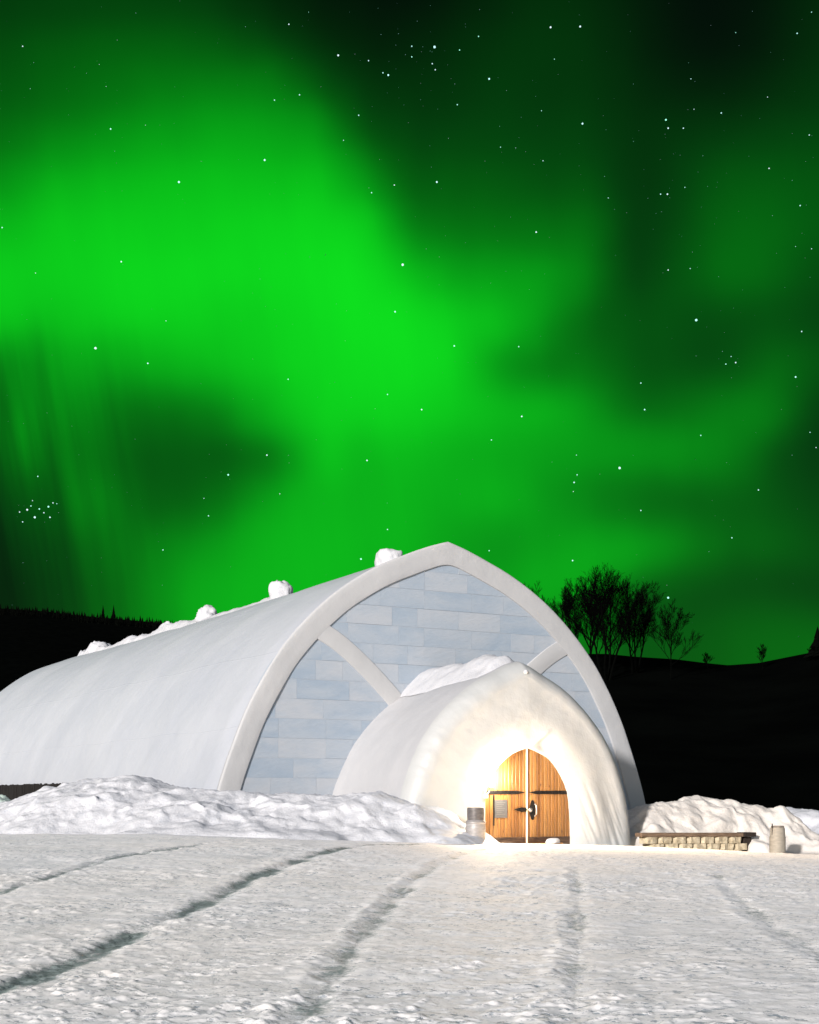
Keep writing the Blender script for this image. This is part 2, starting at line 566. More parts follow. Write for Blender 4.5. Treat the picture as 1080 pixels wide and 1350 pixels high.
M['hill'].node_tree.nodes['Principled BSDF'].inputs['Specular IOR Level'].default_value = 0.0


def emitter(name, col, s):
    m = bpy.data.materials.new(name)
    m.use_nodes = True
    t = NT(m.node_tree)
    t.n.clear()
    e = t.new('ShaderNodeEmission')
    e.inputs['Color'].default_value = (*col, 1)
    e.inputs['Strength'].default_value = s
    o = t.new('ShaderNodeOutputMaterial')
    t.l.new(e.outputs[0], o.inputs[0])
    return m


M['bulb'] = emitter('lit_bulb', (1.0, 0.86, 0.62), 60)


# ------------------------------------------------------------------ ground
def cam_xy(px, py, gz=0.0):
    """ground point seen at a place in the photograph; used only to survey the site once"""
    d = 1855.0 * (EYE_Z - gz) / (py - 1050.0)
    p = EYE + d * FW + (px - 540.0) / 1855.0 * d * RT
    return p


def slope_z(x, y):
    return -0.034 * np.clip(x, -9, 10) * sstep(-17, -5, y)


TRACKS = [  # wheel ruts: surveyed polylines, depth, half width, berm
    ([(-140, 1352), (0, 1304), (60, 1283), (120, 1258), (200, 1222), (270, 1198), (330, 1172), (400, 1152), (470, 1136), (560, 1124)], 0.085, 0.15, 0.05),
    ([(360, 1400), (405, 1345), (440, 1290), (470, 1245), (505, 1205), (545, 1172), (600, 1146), (650, 1128)], 0.05, 0.12, 0.075),
    ([(745, 1420), (756, 1345), (760, 1290), (763, 1230), (763, 1190), (760, 1155)], 0.035, 0.10, 0.06),
    ([(-80, 1206), (0, 1190), (70, 1172), (130, 1158), (190, 1148), (270, 1138)], 0.06, 0.11, 0.05),
    ([(1180, 1310), (1080, 1254), (1040, 1232), (1005, 1208), (975, 1184), (945, 1160)], 0.036, 0.12, 0.05),
    ([(640, 1380), (652, 1300), (668, 1220), (690, 1165), (705, 1135)], 0.012, 0.25, 0.012),
    ([(880, 1380), (866, 1290), (858, 1220), (846, 1165)], 0.015, 0.22, 0.012),
    ([(120, 1380), (240, 1290), (370, 1210), (480, 1160), (590, 1132)], 0.016, 0.25, 0.012),
    ([(-60, 1252), (60, 1225), (180, 1192), (300, 1160), (420, 1136)], 0.02, 0.2, 0.015),
]


def dist_poly(x, y, poly):
    best = np.full(x.shape, 1e9)
    side = np.zeros(x.shape)
    for (ax, ay), (bx, by) in zip(poly, poly[1:]):
        dx, dy = bx - ax, by - ay
        L2 = dx * dx + dy * dy
        tt = np.clip(((x - ax) * dx + (y - ay) * dy) / L2, 0, 1)
        ex, ey = x - (ax + tt * dx), y - (ay + tt * dy)
        dd = np.sqrt(ex * ex + ey * ey)
        s = np.sign(dx * (y - ay) - dy * (x - ax))
        m = dd < best
        best = np.where(m, dd, best)
        side = np.where(m, s, side)
    return best, side


def ground_z(x, y):
    z = slope_z(x, y) - 0.30 * sstep(2.4, 3.8, x) * sstep(-9, -2, y)
    r = np.hypot(x - EYE[0], y - EYE[1])
    near = 1 - sstep(45, 70, r)
    z = z + near * (0.03 * fbm(x * 0.22, y * 0.22, 1.0, 3) + 0.018 * fbm(x * 1.1, y * 1.1, 4.0, 4))
    fine = 1 - sstep(22, 40, r)
    clod = 0.30 + 0.45 * sstep(-0.15, 0.30, fbm(x * 0.55, y * 0.55, 14.0, 4))
    z = z + fine * (0.010 * fbm(x * 3.5, y * 3.5, 2.0, 3, 0.5) + clod * (0.030 * np.maximum(fbm(x * 8.0, y * 8.0, 5.0, 3, 0.6) - 0.06, 0) + 0.040 * np.maximum(vnoise(x * 17.0, y * 17.0, 3.0) - 0.16, 0)))
    for poly, dep, hw, berm in TRK:
        d, s = dist_poly(x, y, poly)
        wob = 1 + 0.6 * fbm(x * 2.6, y * 2.6, dep * 100, 3)
        d = np.abs(d + 0.10 * fbm(x * 2.1, y * 2.1, 6.0, 3) + 0.05 * fbm(x * 9.0, y * 9.0, 6.0, 2))
        g = -dep * np.exp(-(d / (hw * wob.clip(0.4, 1.8))) ** 2)
        g = g + berm * np.exp(-((d - 2.0 * hw) / (hw * 0.8)) ** 2) * (0.12 + 0.88 * (s > 0)) * (0.7 + 1.6 * np.abs(fbm(x * 3.7, y * 3.7, 9.0, 3)))
        z = z + g * (0.7 + 0.6 * (fbm(x * 0.8, y * 0.8, 31.0, 2) + 0.5)).clip(0.5, 1.3)
    return z


TRK = []
for pl, dep, hw, berm in TRACKS:
    TRK.append(([tuple(cam_xy(px, py)) for px, py in pl], dep * 0.30, hw * 0.75, berm * 0.13))

dn = np.concatenate([np.linspace(-2600, -60, 10), np.linspace(-40, 4, 12), 5.0 * (42 / 5.0) ** np.linspace(0, 1, 760), np.linspace(43, 80, 30), 90 * (3200 / 90.0) ** np.linspace(0, 1, 14)])
tn_ = np.concatenate([-0.42 * (360.0) ** np.linspace(1, 0, 12), np.linspace(-0.40, 0.40, 620), 0.42 * (360.0) ** np.linspace(0, 1, 12)])
DD, TT = np.meshgrid(dn, tn_, indexing='ij')
RR = TT * np.where(DD < 5.0, 10.0 - DD, DD)      # columns fan out with distance so that near snow has the finest grain
GX = EYE[0] + DD * FW[0] + RR * RT[0]
GY = EYE[1] + DD * FW[1] + RR * RT[1]
GZ = ground_z(GX, GY)
RUT = np.zeros_like(GX)
WGT = {q[1]: wq for q, wq in zip(TRK, (1.15, 0.66, 0.52, 0.75, 0.55, 0.18, 0.2, 0.22, 0.35))}
for poly, dep, hw, berm in TRK:
    d, s_ = dist_poly(GX, GY, poly)
    d = np.abs(d + 0.10 * fbm(GX * 2.1, GY * 2.1, 6.0, 3) + 0.05 * fbm(GX * 9.0, GY * 9.0, 6.0, 2))
    k_ = np.clip(1 - d / (1.9 * hw), 0, 1) * (0.42 + 1.15 * (fbm(GX * 1.3, GY * 1.3, dep * 77, 3) + 0.5)).clip(0.1, 1.2) * WGT[dep]
    RUT = np.maximum(RUT, k_)
g = link('ground', grid_mesh('ground', np.stack([GX, GY, GZ], -1), flip=True), M['snow'], smooth=True)
ca = g.data.color_attributes.new('rut', 'FLOAT_COLOR', 'POINT')
rr_ = RUT.reshape(-1)
ca.data.foreach_set('color', np.stack([rr_, rr_, rr_, np.ones_like(rr_)], 1).reshape(-1).astype(np.float32))
tag(g, 'packed snow ground with tyre ruts in front of the ice hall', kind='structure')

# ------------------------------------------------------------------ hills
def hill(name, label, az0, az1, crest, near, far, nd, mat, seed):
    azs = np.radians(np.linspace(az0, az1, 260))
    rows = []
    tt = np.linspace(0, 1, nd)
    px = 540 + 1855 * np.tan(azs)
    cy = np.interp(px, [c[0] for c in crest], [c[1] for c in crest])
    elev = (1050 - cy) / 1855.0 * np.cos(azs)
    A, T = np.meshgrid(azs, tt, indexing='ij')
    E = elev[:, None]
    D = near + (far - near) * T
    X = EYE[0] + D * np.sin(A + YAW)
    Y = EYE[1] + D * np.cos(A + YAW)
    top = E * far + EYE_Z
    prof = T ** 1.25
    Z = -1.5 + (top + 1.5) * prof + fbm(X * 6 / far, Y * 6 / far, seed, 4) * 0.05 * top * np.sin(PI * T)
    # beyond the crest the land falls away gently
    D2 = far * np.array([1.05, 1.15, 1.35])
    X2 = EYE[0] + D2[None] * np.sin(azs + YAW)[:, None]
    Y2 = EYE[1] + D2[None] * np.cos(azs + YAW)[:, None]
    Z2 = top * np.array([0.97, 0.85, 0.5])[None]
    P = np.stack([np.concatenate([X, X2], 1), np.concatenate([Y, Y2], 1), np.concatenate([Z, Z2], 1)], -1)
    o = link(name, grid_mesh(name, P, flip=False), mat, smooth=True)
    return tag(o, label, kind='structure')


LEFT_CREST = [(-1500, 760), (-600, 772), (0, 802), (60, 806), (100, 811), (200, 820), (300, 832), (540, 850), (700, 860), (900, 880), (1600, 890)]
RIGHT_CREST = [(500, 900), (760, 862), (800, 862), (840, 866), (890, 869), (930, 874), (960, 877), (1000, 874), (1040, 866), (1080, 858), (1200, 846), (1800, 800)]
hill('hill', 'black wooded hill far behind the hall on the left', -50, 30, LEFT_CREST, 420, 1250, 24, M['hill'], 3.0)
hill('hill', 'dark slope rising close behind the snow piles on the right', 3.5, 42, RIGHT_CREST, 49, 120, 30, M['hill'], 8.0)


def px_dir(px, py):
    a = math.atan((px - 540) / 1855.0)
    return a, (1050 - py) / 1855.0 * math.cos(a)


def place(px, dist):
    a = math.atan((px - 540) / 1855.0)
    return EYE[0] + dist * math.sin(a + YAW), EYE[1] + dist * math.cos(a + YAW)


def crest_z(px, crest, far):
    a = math.atan((px - 540) / 1855.0)
    cy = np.interp(px, [c[0] for c in crest], [c[1] for c in crest])
    return (1050 - cy) / 1855.0 * math.cos(a) * far + EYE_Z


# fringe of spruces along the far crest
def spruce_into(mb, x, y, z, h, r, n=6, layers=5):
    for k in range(layers):
        z0 = z + h * (0.08 + 0.8 * k / layers)
        z1 = z0 + h * 0.36
        rr = r * (1 - k / (layers + 0.6)) * random.uniform(0.85, 1.15)
        tip = mb.bm.verts.new((x, y, min(z1, z + h)))
        ring = []
        for q in range(n * 2):
            a = PI * q / n + k
            q_r = rr * (1.0 if q % 2 == 0 else 0.55) * random.uniform(0.85, 1.15)
            ring.append(mb.bm.verts.new((x + q_r * math.cos(a), y + q_r * math.sin(a), z0 - (0.06 * h if q % 2 == 0 else 0))))
        for q in range(n * 2):
            mb.bm.faces.new((ring[q], ring[(q + 1) % (2 * n)], tip))


mb = MB()
for i in range(900):
    px = random.uniform(-200, 330)
    dist = 1250 - random.uniform(0, 45)
    x, y = place(px, dist)
    zc = crest_z(px, LEFT_CREST, 1250) * ((dist - 420) / 830.0) ** 1.25
    spruce_into(mb, x, y, zc - 1.2, random.uniform(3.0, 6.5) * (1.3 if random.random() < 0.06 else 1), random.uniform(1.0, 1.8), 4, 3)
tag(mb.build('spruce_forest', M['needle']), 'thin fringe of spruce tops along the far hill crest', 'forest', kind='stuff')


def spruce(px, dist, z, h, r, label):
    x, y = place(px, dist)
    e = empty('spruce_tree', (x, y, z))
    MB().tube([(0, 0, 0), (0, 0, h * 0.95)], [h * 0.02, h * 0.004], 6).build('trunk', M['bark'], e)
    c = MB()
    spruce_into(c, 0, 0, 0, h, r, 7, 8)
    c.build('crown', M['needle'], e)
    tag(e, label, 'tree', 'spruces on the skyline')


spruce(136, 1240, crest_z(136, LEFT_CREST, 1250) - 2, 12, 2.0, 'black spruce tip on the left skyline, left one of the close pair')
spruce(150, 1240, crest_z(150, LEFT_CREST, 1250) - 2, 13, 2.2, 'black spruce tip on the left skyline, right one of the close pair')
spruce(1078, 116, crest_z(1078, RIGHT_CREST, 120) - 1.0, 2.6, 1.0, 'small dark spruce on the hill crest at the right edge of the photo')


# bare deciduous trees
def bare_tree(px, dist, z, h, stems, seed, label, twig=1.0, spread=0.5, lean=0.0):
    rnd = random.Random(seed)
    x, y = place(px, dist)
    e = empty('bare_tree', (x, y, z))
    tr, br = MB(), MB()

    def grow(p, d, L, r, lvl, mbx):
        n = 5 if lvl == 0 else (4 if lvl < 3 else 3)
        pts, rads = [p], [r]
        q = p.copy()
        dd = d.copy()
        for k in range(n):
            dd = (dd + Vector((rnd.gauss(0, .10), rnd.gauss(0, .10), rnd.gauss(0.05, .06)))).normalized()
            q = q + dd * (L / n)
            pts.append(q.copy())
            rads.append(max(r * (1 - 0.72 * (k + 1) / n), 0.006))
        mbx.tube(pts, rads, 5 if lvl < 2 else 3, cap=False)
        if lvl >= (4 if h > 2.5 else 3):
            return
        nb = {0: 13, 1: 8, 2: 6, 3: int(4 * twig)}[lvl]
        for b in range(nb):
            f = (0.28 if lvl == 0 else 0.2) + (0.95 - 0.25) * (b + rnd.random()) / nb
            i = min(int(f * n), n - 1)
            pp = pts[i].lerp(pts[i + 1], f * n - i)
            ax = (pts[i + 1] - pts[i]).normalized()
            side = ax.orthogonal().normalized()
            side.rotate(Matrix.Rotation(rnd.uniform(0, 2 * PI), 3, ax))
            ang = rnd.uniform(0.35, 0.75) * (1.0 if lvl else 0.85 + spread * 0.7)
            nd = (ax * math.cos(ang) + side * math.sin(ang))
            nd.z += 0.22
            nd.normalize()
            LL = L * rnd.uniform(0.40, 0.70) * (1.05 - 0.45 * f)
            if lvl == 0:
                LL = L * rnd.uniform(0.34, 0.5) * (1.15 - 0.6 * f) * (0.7 + spread)
            grow(pp, nd, LL, max(rads[i] * 0.55, 0.007), lvl + 1, br)

    for s in range(stems):
        a = 2 * PI * s / max(stems, 1) + rnd.random()
        o = Vector((math.cos(a), math.sin(a), 0)) * (0.25 if stems > 1 else 0)
        d = Vector((math.cos(a) * 0.18 * (stems > 1) + lean, math.sin(a) * 0.18 * (stems > 1), 1)).normalized()
        grow(o, d, h * rnd.uniform(0.82, 1.0), 0.014 * h, 0, tr)
    tr.build('trunk', M['bark'], e)
    br.build('crown', M['bark'], e)
    tag(e, label, 'tree', 'bare trees on the dark slope')


def rz(px, dist):
    t_ = (dist - 49) / 71.0
    return -1.5 + (crest_z(px, RIGHT_CREST, 120) + 1.5) * t_ ** 1.25


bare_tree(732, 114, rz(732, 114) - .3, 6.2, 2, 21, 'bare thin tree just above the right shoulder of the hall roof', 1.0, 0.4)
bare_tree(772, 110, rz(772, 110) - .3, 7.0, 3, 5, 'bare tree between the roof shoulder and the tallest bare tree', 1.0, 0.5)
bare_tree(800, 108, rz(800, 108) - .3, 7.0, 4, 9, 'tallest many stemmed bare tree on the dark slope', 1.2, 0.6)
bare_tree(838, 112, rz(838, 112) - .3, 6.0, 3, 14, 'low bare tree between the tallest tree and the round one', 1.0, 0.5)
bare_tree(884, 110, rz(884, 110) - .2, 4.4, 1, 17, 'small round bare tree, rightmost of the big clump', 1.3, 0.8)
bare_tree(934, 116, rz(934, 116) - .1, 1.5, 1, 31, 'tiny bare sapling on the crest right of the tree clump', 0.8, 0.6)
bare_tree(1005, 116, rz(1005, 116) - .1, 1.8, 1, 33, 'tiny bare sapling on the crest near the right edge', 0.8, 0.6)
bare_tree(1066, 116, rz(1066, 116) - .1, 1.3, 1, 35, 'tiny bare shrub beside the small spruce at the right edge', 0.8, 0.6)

# ------------------------------------------------------------------ stars
STARS = [(30, 61, 2), (131, 85, 1), (381, 32, 2), (407, 16, 1), (446, 73, 3), (486, 80, 2), (543, 61, 2), (573, 62, 4), (606, 66, 2), (543, 75, 2),
         (512, 99, 3), (505, 96, 2), (570, 84, 2), (574, 92, 2), (645, 104, 3), (631, 48, 2), (726, 36, 3), (765, 35, 3), (731, 78, 1.5), (768, 163, 3),
         (473, 152, 2), (395, 125, 2), (362, 132, 2), (146, 170, 2.4), (40, 117, 1), (140, 114, 1), (236, 240, 3.4), (349, 211, 3.2), (192, 165, 1),
         (576, 240, 3), (520, 244, 2), (490, 254, 2), (453, 185, 1.5), (603, 138, 2), (660, 194, 1.6), (716, 212, 1.6), (714, 146, 1.5), (680, 195, 1),
         (878, 158, 3), (881, 169, 2.4), (901, 169, 2), (915, 144, 1.4), (951, 149, 2), (911, 104, 1.5), (1051, 44, 2), (1067, 178, 1.8), (1055, 271, 2),
         (1014, 222, 2), (880, 256, 2.4), (871, 256, 2), (903, 247, 1.5), (802, 261, 1.5), (707, 306, 2.6), (531, 349, 4), (160, 345, 2.4), (47, 360, 1.5),
         (3, 300, 2), (881, 356, 2), (910, 354, 1.5), (1070, 328, 1.5), (1049, 325, 1.2), (918, 422, 4), (521, 411, 2.6), (599, 456, 2.6), (684, 457, 2),
         (126, 459, 4), (195, 479, 2.4), (219, 423, 1.5), (380, 500, 2), (511, 520, 2), (556, 540, 2.4), (688, 549, 2.6), (648, 580, 2), (850, 540, 2.4),
         (845, 505, 2), (957, 480, 2), (970, 478, 2.2), (964, 470, 1.5), (1049, 497, 2.6), (1057, 437, 2), (817, 617, 4), (761, 626, 2), (757, 636, 2.4),
         (845, 673, 2), (756, 648, 1.5), (924, 574, 2), (1000, 646, 2), (484, 607, 2.4), (352, 600, 2.4), (301, 626, 3), (269, 657, 1.5), (275, 680, 2),
         (369, 651, 1.5), (215, 725, 2), (511, 698, 2), (476, 737, 3), (645, 726, 2), (755, 739, 2.4), (881, 788, 3.4), (965, 709, 2), (1068, 570, 1.6),
         (36, 672, 3), (46, 682, 3.4), (52, 671, 2.4), (64, 668, 3), (66, 682, 2.4), (30, 688, 2), (70, 663, 2), (41, 667, 2), (26, 675, 2), (75, 664, 1.6),
         (50, 628, 2), (43, 660, 1.6), (58, 676, 2), (1076, 590, 1.6), (1070, 16, 1.6), (970, 43, 1.3), (1012, 128, 1.4), (760, 600, 1.5)]
mb = MB()
bri = []
starlist = [(a, b, c, 1.0) for a, b, c in STARS]
_r = random.Random(3)
for i in range(640):
    sz_ = 0.6 + 0.5 * _r.random() ** 2
    starlist.append((_r.uniform(-300, 1400), _r.uniform(-60, 840), sz_, 0.12 + 0.4 * _r.random() ** 2))
for cx, cy, s_, n_ in [(530, 84, 45, 26), (900, 200, 70, 24), (880, 270, 60, 14), (600, 150, 60, 18), (950, 470, 60, 16)]:
    for i in range(n_):
        starlist.append((_r.gauss(cx, s_), _r.gauss(cy, s_), 0.6 + 0.5 * _r.random(), 0.15 + 0.4 * _r.random()))
RSTAR = 6000.0
for px, py, s_, b_ in starlist:
    a, e_ = px_dir(px, py)
    x, y = EYE[0] + RSTAR * math.sin(a + YAW), EYE[1] + RSTAR * math.cos(a + YAW)
    z = EYE_Z + RSTAR * e_ / math.cos(a) * 1.0 * math.cos(a)
    z = EYE_Z + RSTAR * (1050 - py) / 1855.0 * math.cos(a)
    r_ = 0.60 * s_ / 1855.0 * RSTAR * 0.70
    n0 = len(mb.bm.verts)
    bmesh.ops.create_icosphere(mb.bm, subdivisions=1, radius=r_, matrix=Matrix.Translation((x, y, z)))
st = mb.build('stars', None)
ca = st.data.color_attributes.new('glow', 'FLOAT_COLOR', 'POINT')
gl_ = np.repeat(np.array([b_ * min(1.0, 0.35 + 0.28 * s_) for _, _, s_, b_ in starlist]), 12)
ca.data.foreach_set('color', np.stack([gl_, gl_, gl_, np.ones_like(gl_)], 1).reshape(-1).astype(np.float32))
tag(st, 'scattered pale blue stars over the green aurora', kind='stuff')
m = bpy.data.materials.new('starlight')
m.use_nodes = True
t = NT(m.node_tree)
t.n.clear()
e = t.new('ShaderNodeEmission')
geo = t.new('ShaderNodeNewGeometry')
c = t.ramp(geo.outputs['Random Per Island'], [(0.0, (0.35, 1.0, 0.75)), (0.5, (0.55, 1.0, 1.0)), (1.0, (0.75, 0.9, 1.0))])
t.l.new(c, e.inputs['Color'])
at = t.new('ShaderNodeAttribute', attribute_name='glow')
t.l.new(at.outputs['Fac'], e.inputs['Strength'])
o = t.new('ShaderNodeOutputMaterial')
t.l.new(e.outputs[0], o.inputs[0])
st.data.materials.append(m)

# ------------------------------------------------------------------ the ice hall
XC = 0.42
Y0, Y1 = 4.2, 38.8
PROF = np.array([(0.0, 7.78), (0.22, 7.72), (0.6, 7.60), (1.13, 7.40), (2.1, 6.98), (3.09, 6.38), (3.85, 5.76), (4.63, 4.94), (5.15, 4.2), (5.69, 3.24),
                 (6.09, 2.28), (6.36, 1.53), (6.56, 0.85), (6.74, 0.0), (6.84, -0.6)])


def smooth_profile(P, n):
    """resample half profile evenly by arc length with Catmull-Rom"""
    d = np.r_[0, np.cumsum(np.hypot(*np.diff(P, axis=0).T))]
    s = np.linspace(0, d[-1], n)
    out = []
    for q in s:
        i = int(np.clip(np.searchsorted(d, q) - 1, 0, len(P) - 2))
        u = (q - d[i]) / (d[i + 1] - d[i])
        p0, p1, p2, p3 = P[max(i - 1, 0)], P[i], P[i + 1], P[min(i + 2, len(P) - 1)]
        m1 = (p2 - p0) / (d[i + 1] - d[max(i - 1, 0)]) * (d[i + 1] - d[i])
        m2 = (p3 - p1) / (d[min(i + 2, len(P) - 1)] - d[i]) * (d[i + 1] - d[i])
        out.append((2 * u ** 3 - 3 * u ** 2 + 1) * p1 + (u ** 3 - 2 * u ** 2 + u) * m1 + (-2 * u ** 3 + 3 * u ** 2) * p2 + (u ** 3 - u ** 2) * m2)
    return np.array(out)


def full_arch(half, xc):
    L = half[::-1].copy()
    L[:, 0] = -L[:, 0]
    A = np.concatenate([L[:-1], half])
    A[:, 0] += xc
    return A


def offset_in(A, dist):
    """offset arch inward, A from left base to right base"""
    tng = np.gradient(A, axis=0)
    tng /= np.linalg.norm(tng, axis=1)[:, None]
    nrm = np.stack([tng[:, 1], -tng[:, 0]], 1)     # points inward (down/right on the left side)
    return A + nrm * dist


half = smooth_profile(PROF, 70)
ARCH = full_arch(half, XC)


def arch_half(z):
    return float(np.interp(-z, -half[:, 1], half[:, 0]))


hall = empty('ice_hall', (XC, Y0, 0))
tag(hall, 'long white barrel vaulted ice hall with a pointed arch front of ice blocks', 'building')


def H(o):
    o.parent = hall
    o.matrix_parent_inverse = Matrix.Translation((-XC, -Y0, 0))
    return o


ny = 150
ys = np.linspace(Y0 + 0.34, Y1, ny)
P = np.zeros((ny, len(ARCH), 3))
ins = np.interp(ys, [Y0 + 0.34, Y0 + 1.0, Y1], [0.10, 0.05, 0.05])
for i, yy in enumerate(ys):
    A = offset_in(ARCH, ins[i])
    P[i, :, 0], P[i, :, 1], P[i, :, 2] = A[:, 0], yy, A[:, 1]
sarc = np.linspace(0, 20, len(ARCH))[None, :]
bul = 0.05 * fbm(ys[:, None] * 0.25, sarc * 0.35, 5.0, 3) + 0.012 * fbm(ys[:, None] * 1.1, sarc * 1.4, 2.0, 3) + 0.0
bul -= 0.02 * np.abs(np.sin(ys[:, None] * PI / 5.0)) * 1.0
tng = np.gradient(ARCH, axis=0)
tng /= np.linalg.norm(tng, axis=1)[:, None]
P[:, :, 0] -= tng[None, :, 1] * bul
P[:, :, 2] += tng[None, :, 0] * bul
P[:, :, 2] -= (0.10 * np.sin(PI * (ys - Y0) / (Y1 - Y0)))[:, None] * (half[0, 1] > 0)
H(link('roof', grid_mesh('roof', P, flip=False), M['roof'], smooth=True))

# back wall
mb = MB()
mb.prism([tuple(q) for q in offset_in(ARCH, 0.12)], Y1 - 0.2, Y1 + 0.02)
H(mb.build('back_wall', M['ice']))

# front arch: rounded outer edge, flat face, returning to the ice wall
RW = 0.56
sec = [(0.10, 0.36), (0.04, 0.16), (0.012, 0.07), (0.0, 0.035), (0.02, 0.01), (0.06, 0.0), (0.2, 0.0), (0.38, 0.0), (RW - 0.03, 0.0), (RW - 0.008, 0.006), (RW + 0.006, 0.03), (RW + 0.02, 0.09)]
P = np.zeros((len(sec), len(ARCH), 3))
for i, (o_, y_) in enumerate(sec):
    A = offset_in(ARCH, o_)
    if o_ > 0.2:                                    # inner curves: blunt the apex as snow does
        A = A.copy()
        k = len(A) // 2
        A[k - 3:k + 4, 1] = np.convolve(np.pad(A[:, 1], 3, mode='edge'), np.ones(7) / 7, 'valid')[k - 3:k + 4]
        A[k - 3:k + 4, 0] = np.linspace(A[k - 4, 0], A[k + 4, 0], 9)[1:-1]
    wob = 0.02 * fbm(A[:, 0] * 0.9, A[:, 1] * 0.9, i * 0.1, 3) if 0 < i < len(sec) - 1 else 0
    P[i, :, 0], P[i, :, 1], P[i, :, 2] = A[:, 0], Y0 + y_ + wob, A[:, 1]
H(auto_smooth(link('front_arch', grid_mesh('front_arch', P, flip=False), M['rib']), 42))


# cross ribs
def band(curve, wd, y_front, y_back, name, mat):
    C = smooth_profile(np.array(curve, float), 60)
    tn = np.gradient(C, axis=0)
    tn /= np.linalg.norm(tn, axis=1)[:, None]
    nr = np.stack([-tn[:, 1], tn[:, 0]], 1)
    secb = [(-wd / 2 - 0.02, y_back), (-wd / 2 - 0.005, y_front + 0.025), (-wd / 2 + 0.006, y_front + 0.006), (-wd / 2 + 0.03, y_front), (0.0, y_front), (wd / 2 - 0.03, y_front), (wd / 2 - 0.006, y_front + 0.006), (wd / 2 + 0.005, y_front + 0.025), (wd / 2 + 0.02, y_back)]
    P = np.zeros((len(secb), len(C), 3))
    for i, (o_, y_) in enumerate(secb):
        Q = C + nr * o_
        P[i, :, 0], P[i, :, 1], P[i, :, 2] = Q[:, 0], y_ + 0.006 * fbm(Q[:, 0], Q[:, 1], 3.0, 2), Q[:, 1]
    o = link(name, grid_mesh(name, P), mat, smooth=True)
    bm = bmesh.new()
    bm.from_mesh(o.data)
    bmesh.ops.recalc_face_normals(bm, faces=bm.faces)
    bm.to_mesh(o.data)
    bm.free()
    return auto_smooth(o, 42)


LRIB = [(-3.6, 5.36), (-3.25, 5.22), (-2.78, 4.96), (-2.2, 4.53), (-1.65, 4.05), (-1.15, 3.56), (-0.65, 2.95), (-0.25, 2.2), (0.0, 1.2), (0.1, 0.0), (0.1, -0.4)]
RRIB = [(2 * 0.46 - x, z) for x, z in LRIB]
H(band(LRIB, 0.46, Y0 + 0.008, Y0 + 0.09, 'cross_rib', M['rib']))
H(band(RRIB, 0.46, Y0 + 0.012, Y0 + 0.09, 'cross_rib', M['rib']))

# wall of ice blocks
mb = MB()
rw = random.Random(4)
zc = -0.4
row = 0
while zc < 7.5:
    h = 0.49
    ext = min(arch_half(zc + h * 0.2), arch_half(zc)) - 0.16
    if ext < 0.3:
        break
    x = -ext - rw.uniform(0, 0.3)
    first = True
    while x < ext:
        L = rw.choice([0.75, 1.0, 1.25, 1.3, 1.45, 1.6])
        x0, x1 = max(x, -ext), min(x + L, ext)
        if x1 - x0 > 0.12:
            dy = rw.uniform(-0.004, 0.004)
            # trim the outer corners under the arch
            zt = zc + h - 0.012
            e2 = arch_half(zt) - 0.16
            a0, a1 = max(x0, -e2), min(x1, e2)
            if a1 - a0 > 0.02:
                y_f = Y0 + 0.042 + dy
                g_ = 0.0018
                poly = [(XC + x0 + g_, zc + g_), (XC + x1 - g_, zc + g_), (XC + a1 - g_, zt), (XC + a0 + g_, zt)]
                mb.prism(poly, y_f, y_f + 0.14)
        x += L
    zc += h
    row += 1
iw = H(mb.build('ice_block_wall', M['ice']))
mb = MB()
mb.prism([tuple(q) for q in offset_in(ARCH, 0.11)], Y0 + 0.050, Y0 + 0.50)
H(mb.build('mortar_wall', M['joint']))


# roof vents: chunky snow capped hoods on the ridge
def lump(name, mat, size, seed, loc, box=0.0, amp=0.2, sub=4, parent=None, rot=0.0, cut=-0.35):
    bm = bmesh.new()
    bmesh.ops.create_icosphere(bm, subdivisions=sub, radius=1.0)
    co = np.array([v.co[:] for v in bm.verts])
    nrm = co.copy()
    if box:
        mx = np.abs(co).max(1)[:, None]
        co = co * (1 - box) + co / mx * box * 0.85
    d = amp * fbm(nrm[:, 0] * 1.6 + seed, nrm[:, 1] * 1.6, nrm[:, 2] * 1.6 + seed * 2, 4, 0.5)
    co = co * (1 + d[:, None])
    co[:, 2] = np.maximum(co[:, 2], cut)
    co *= np.array(size)[None]
    for v, c_ in zip(bm.verts, co):
        v.co = c_
    me = bpy.data.meshes.new(name)
    bm.to_mesh(me)
    bm.free()
    o = link(name, me, mat, parent, smooth=True)
    o.location = loc
    o.rotation_euler = (0, 0, rot)
    return o


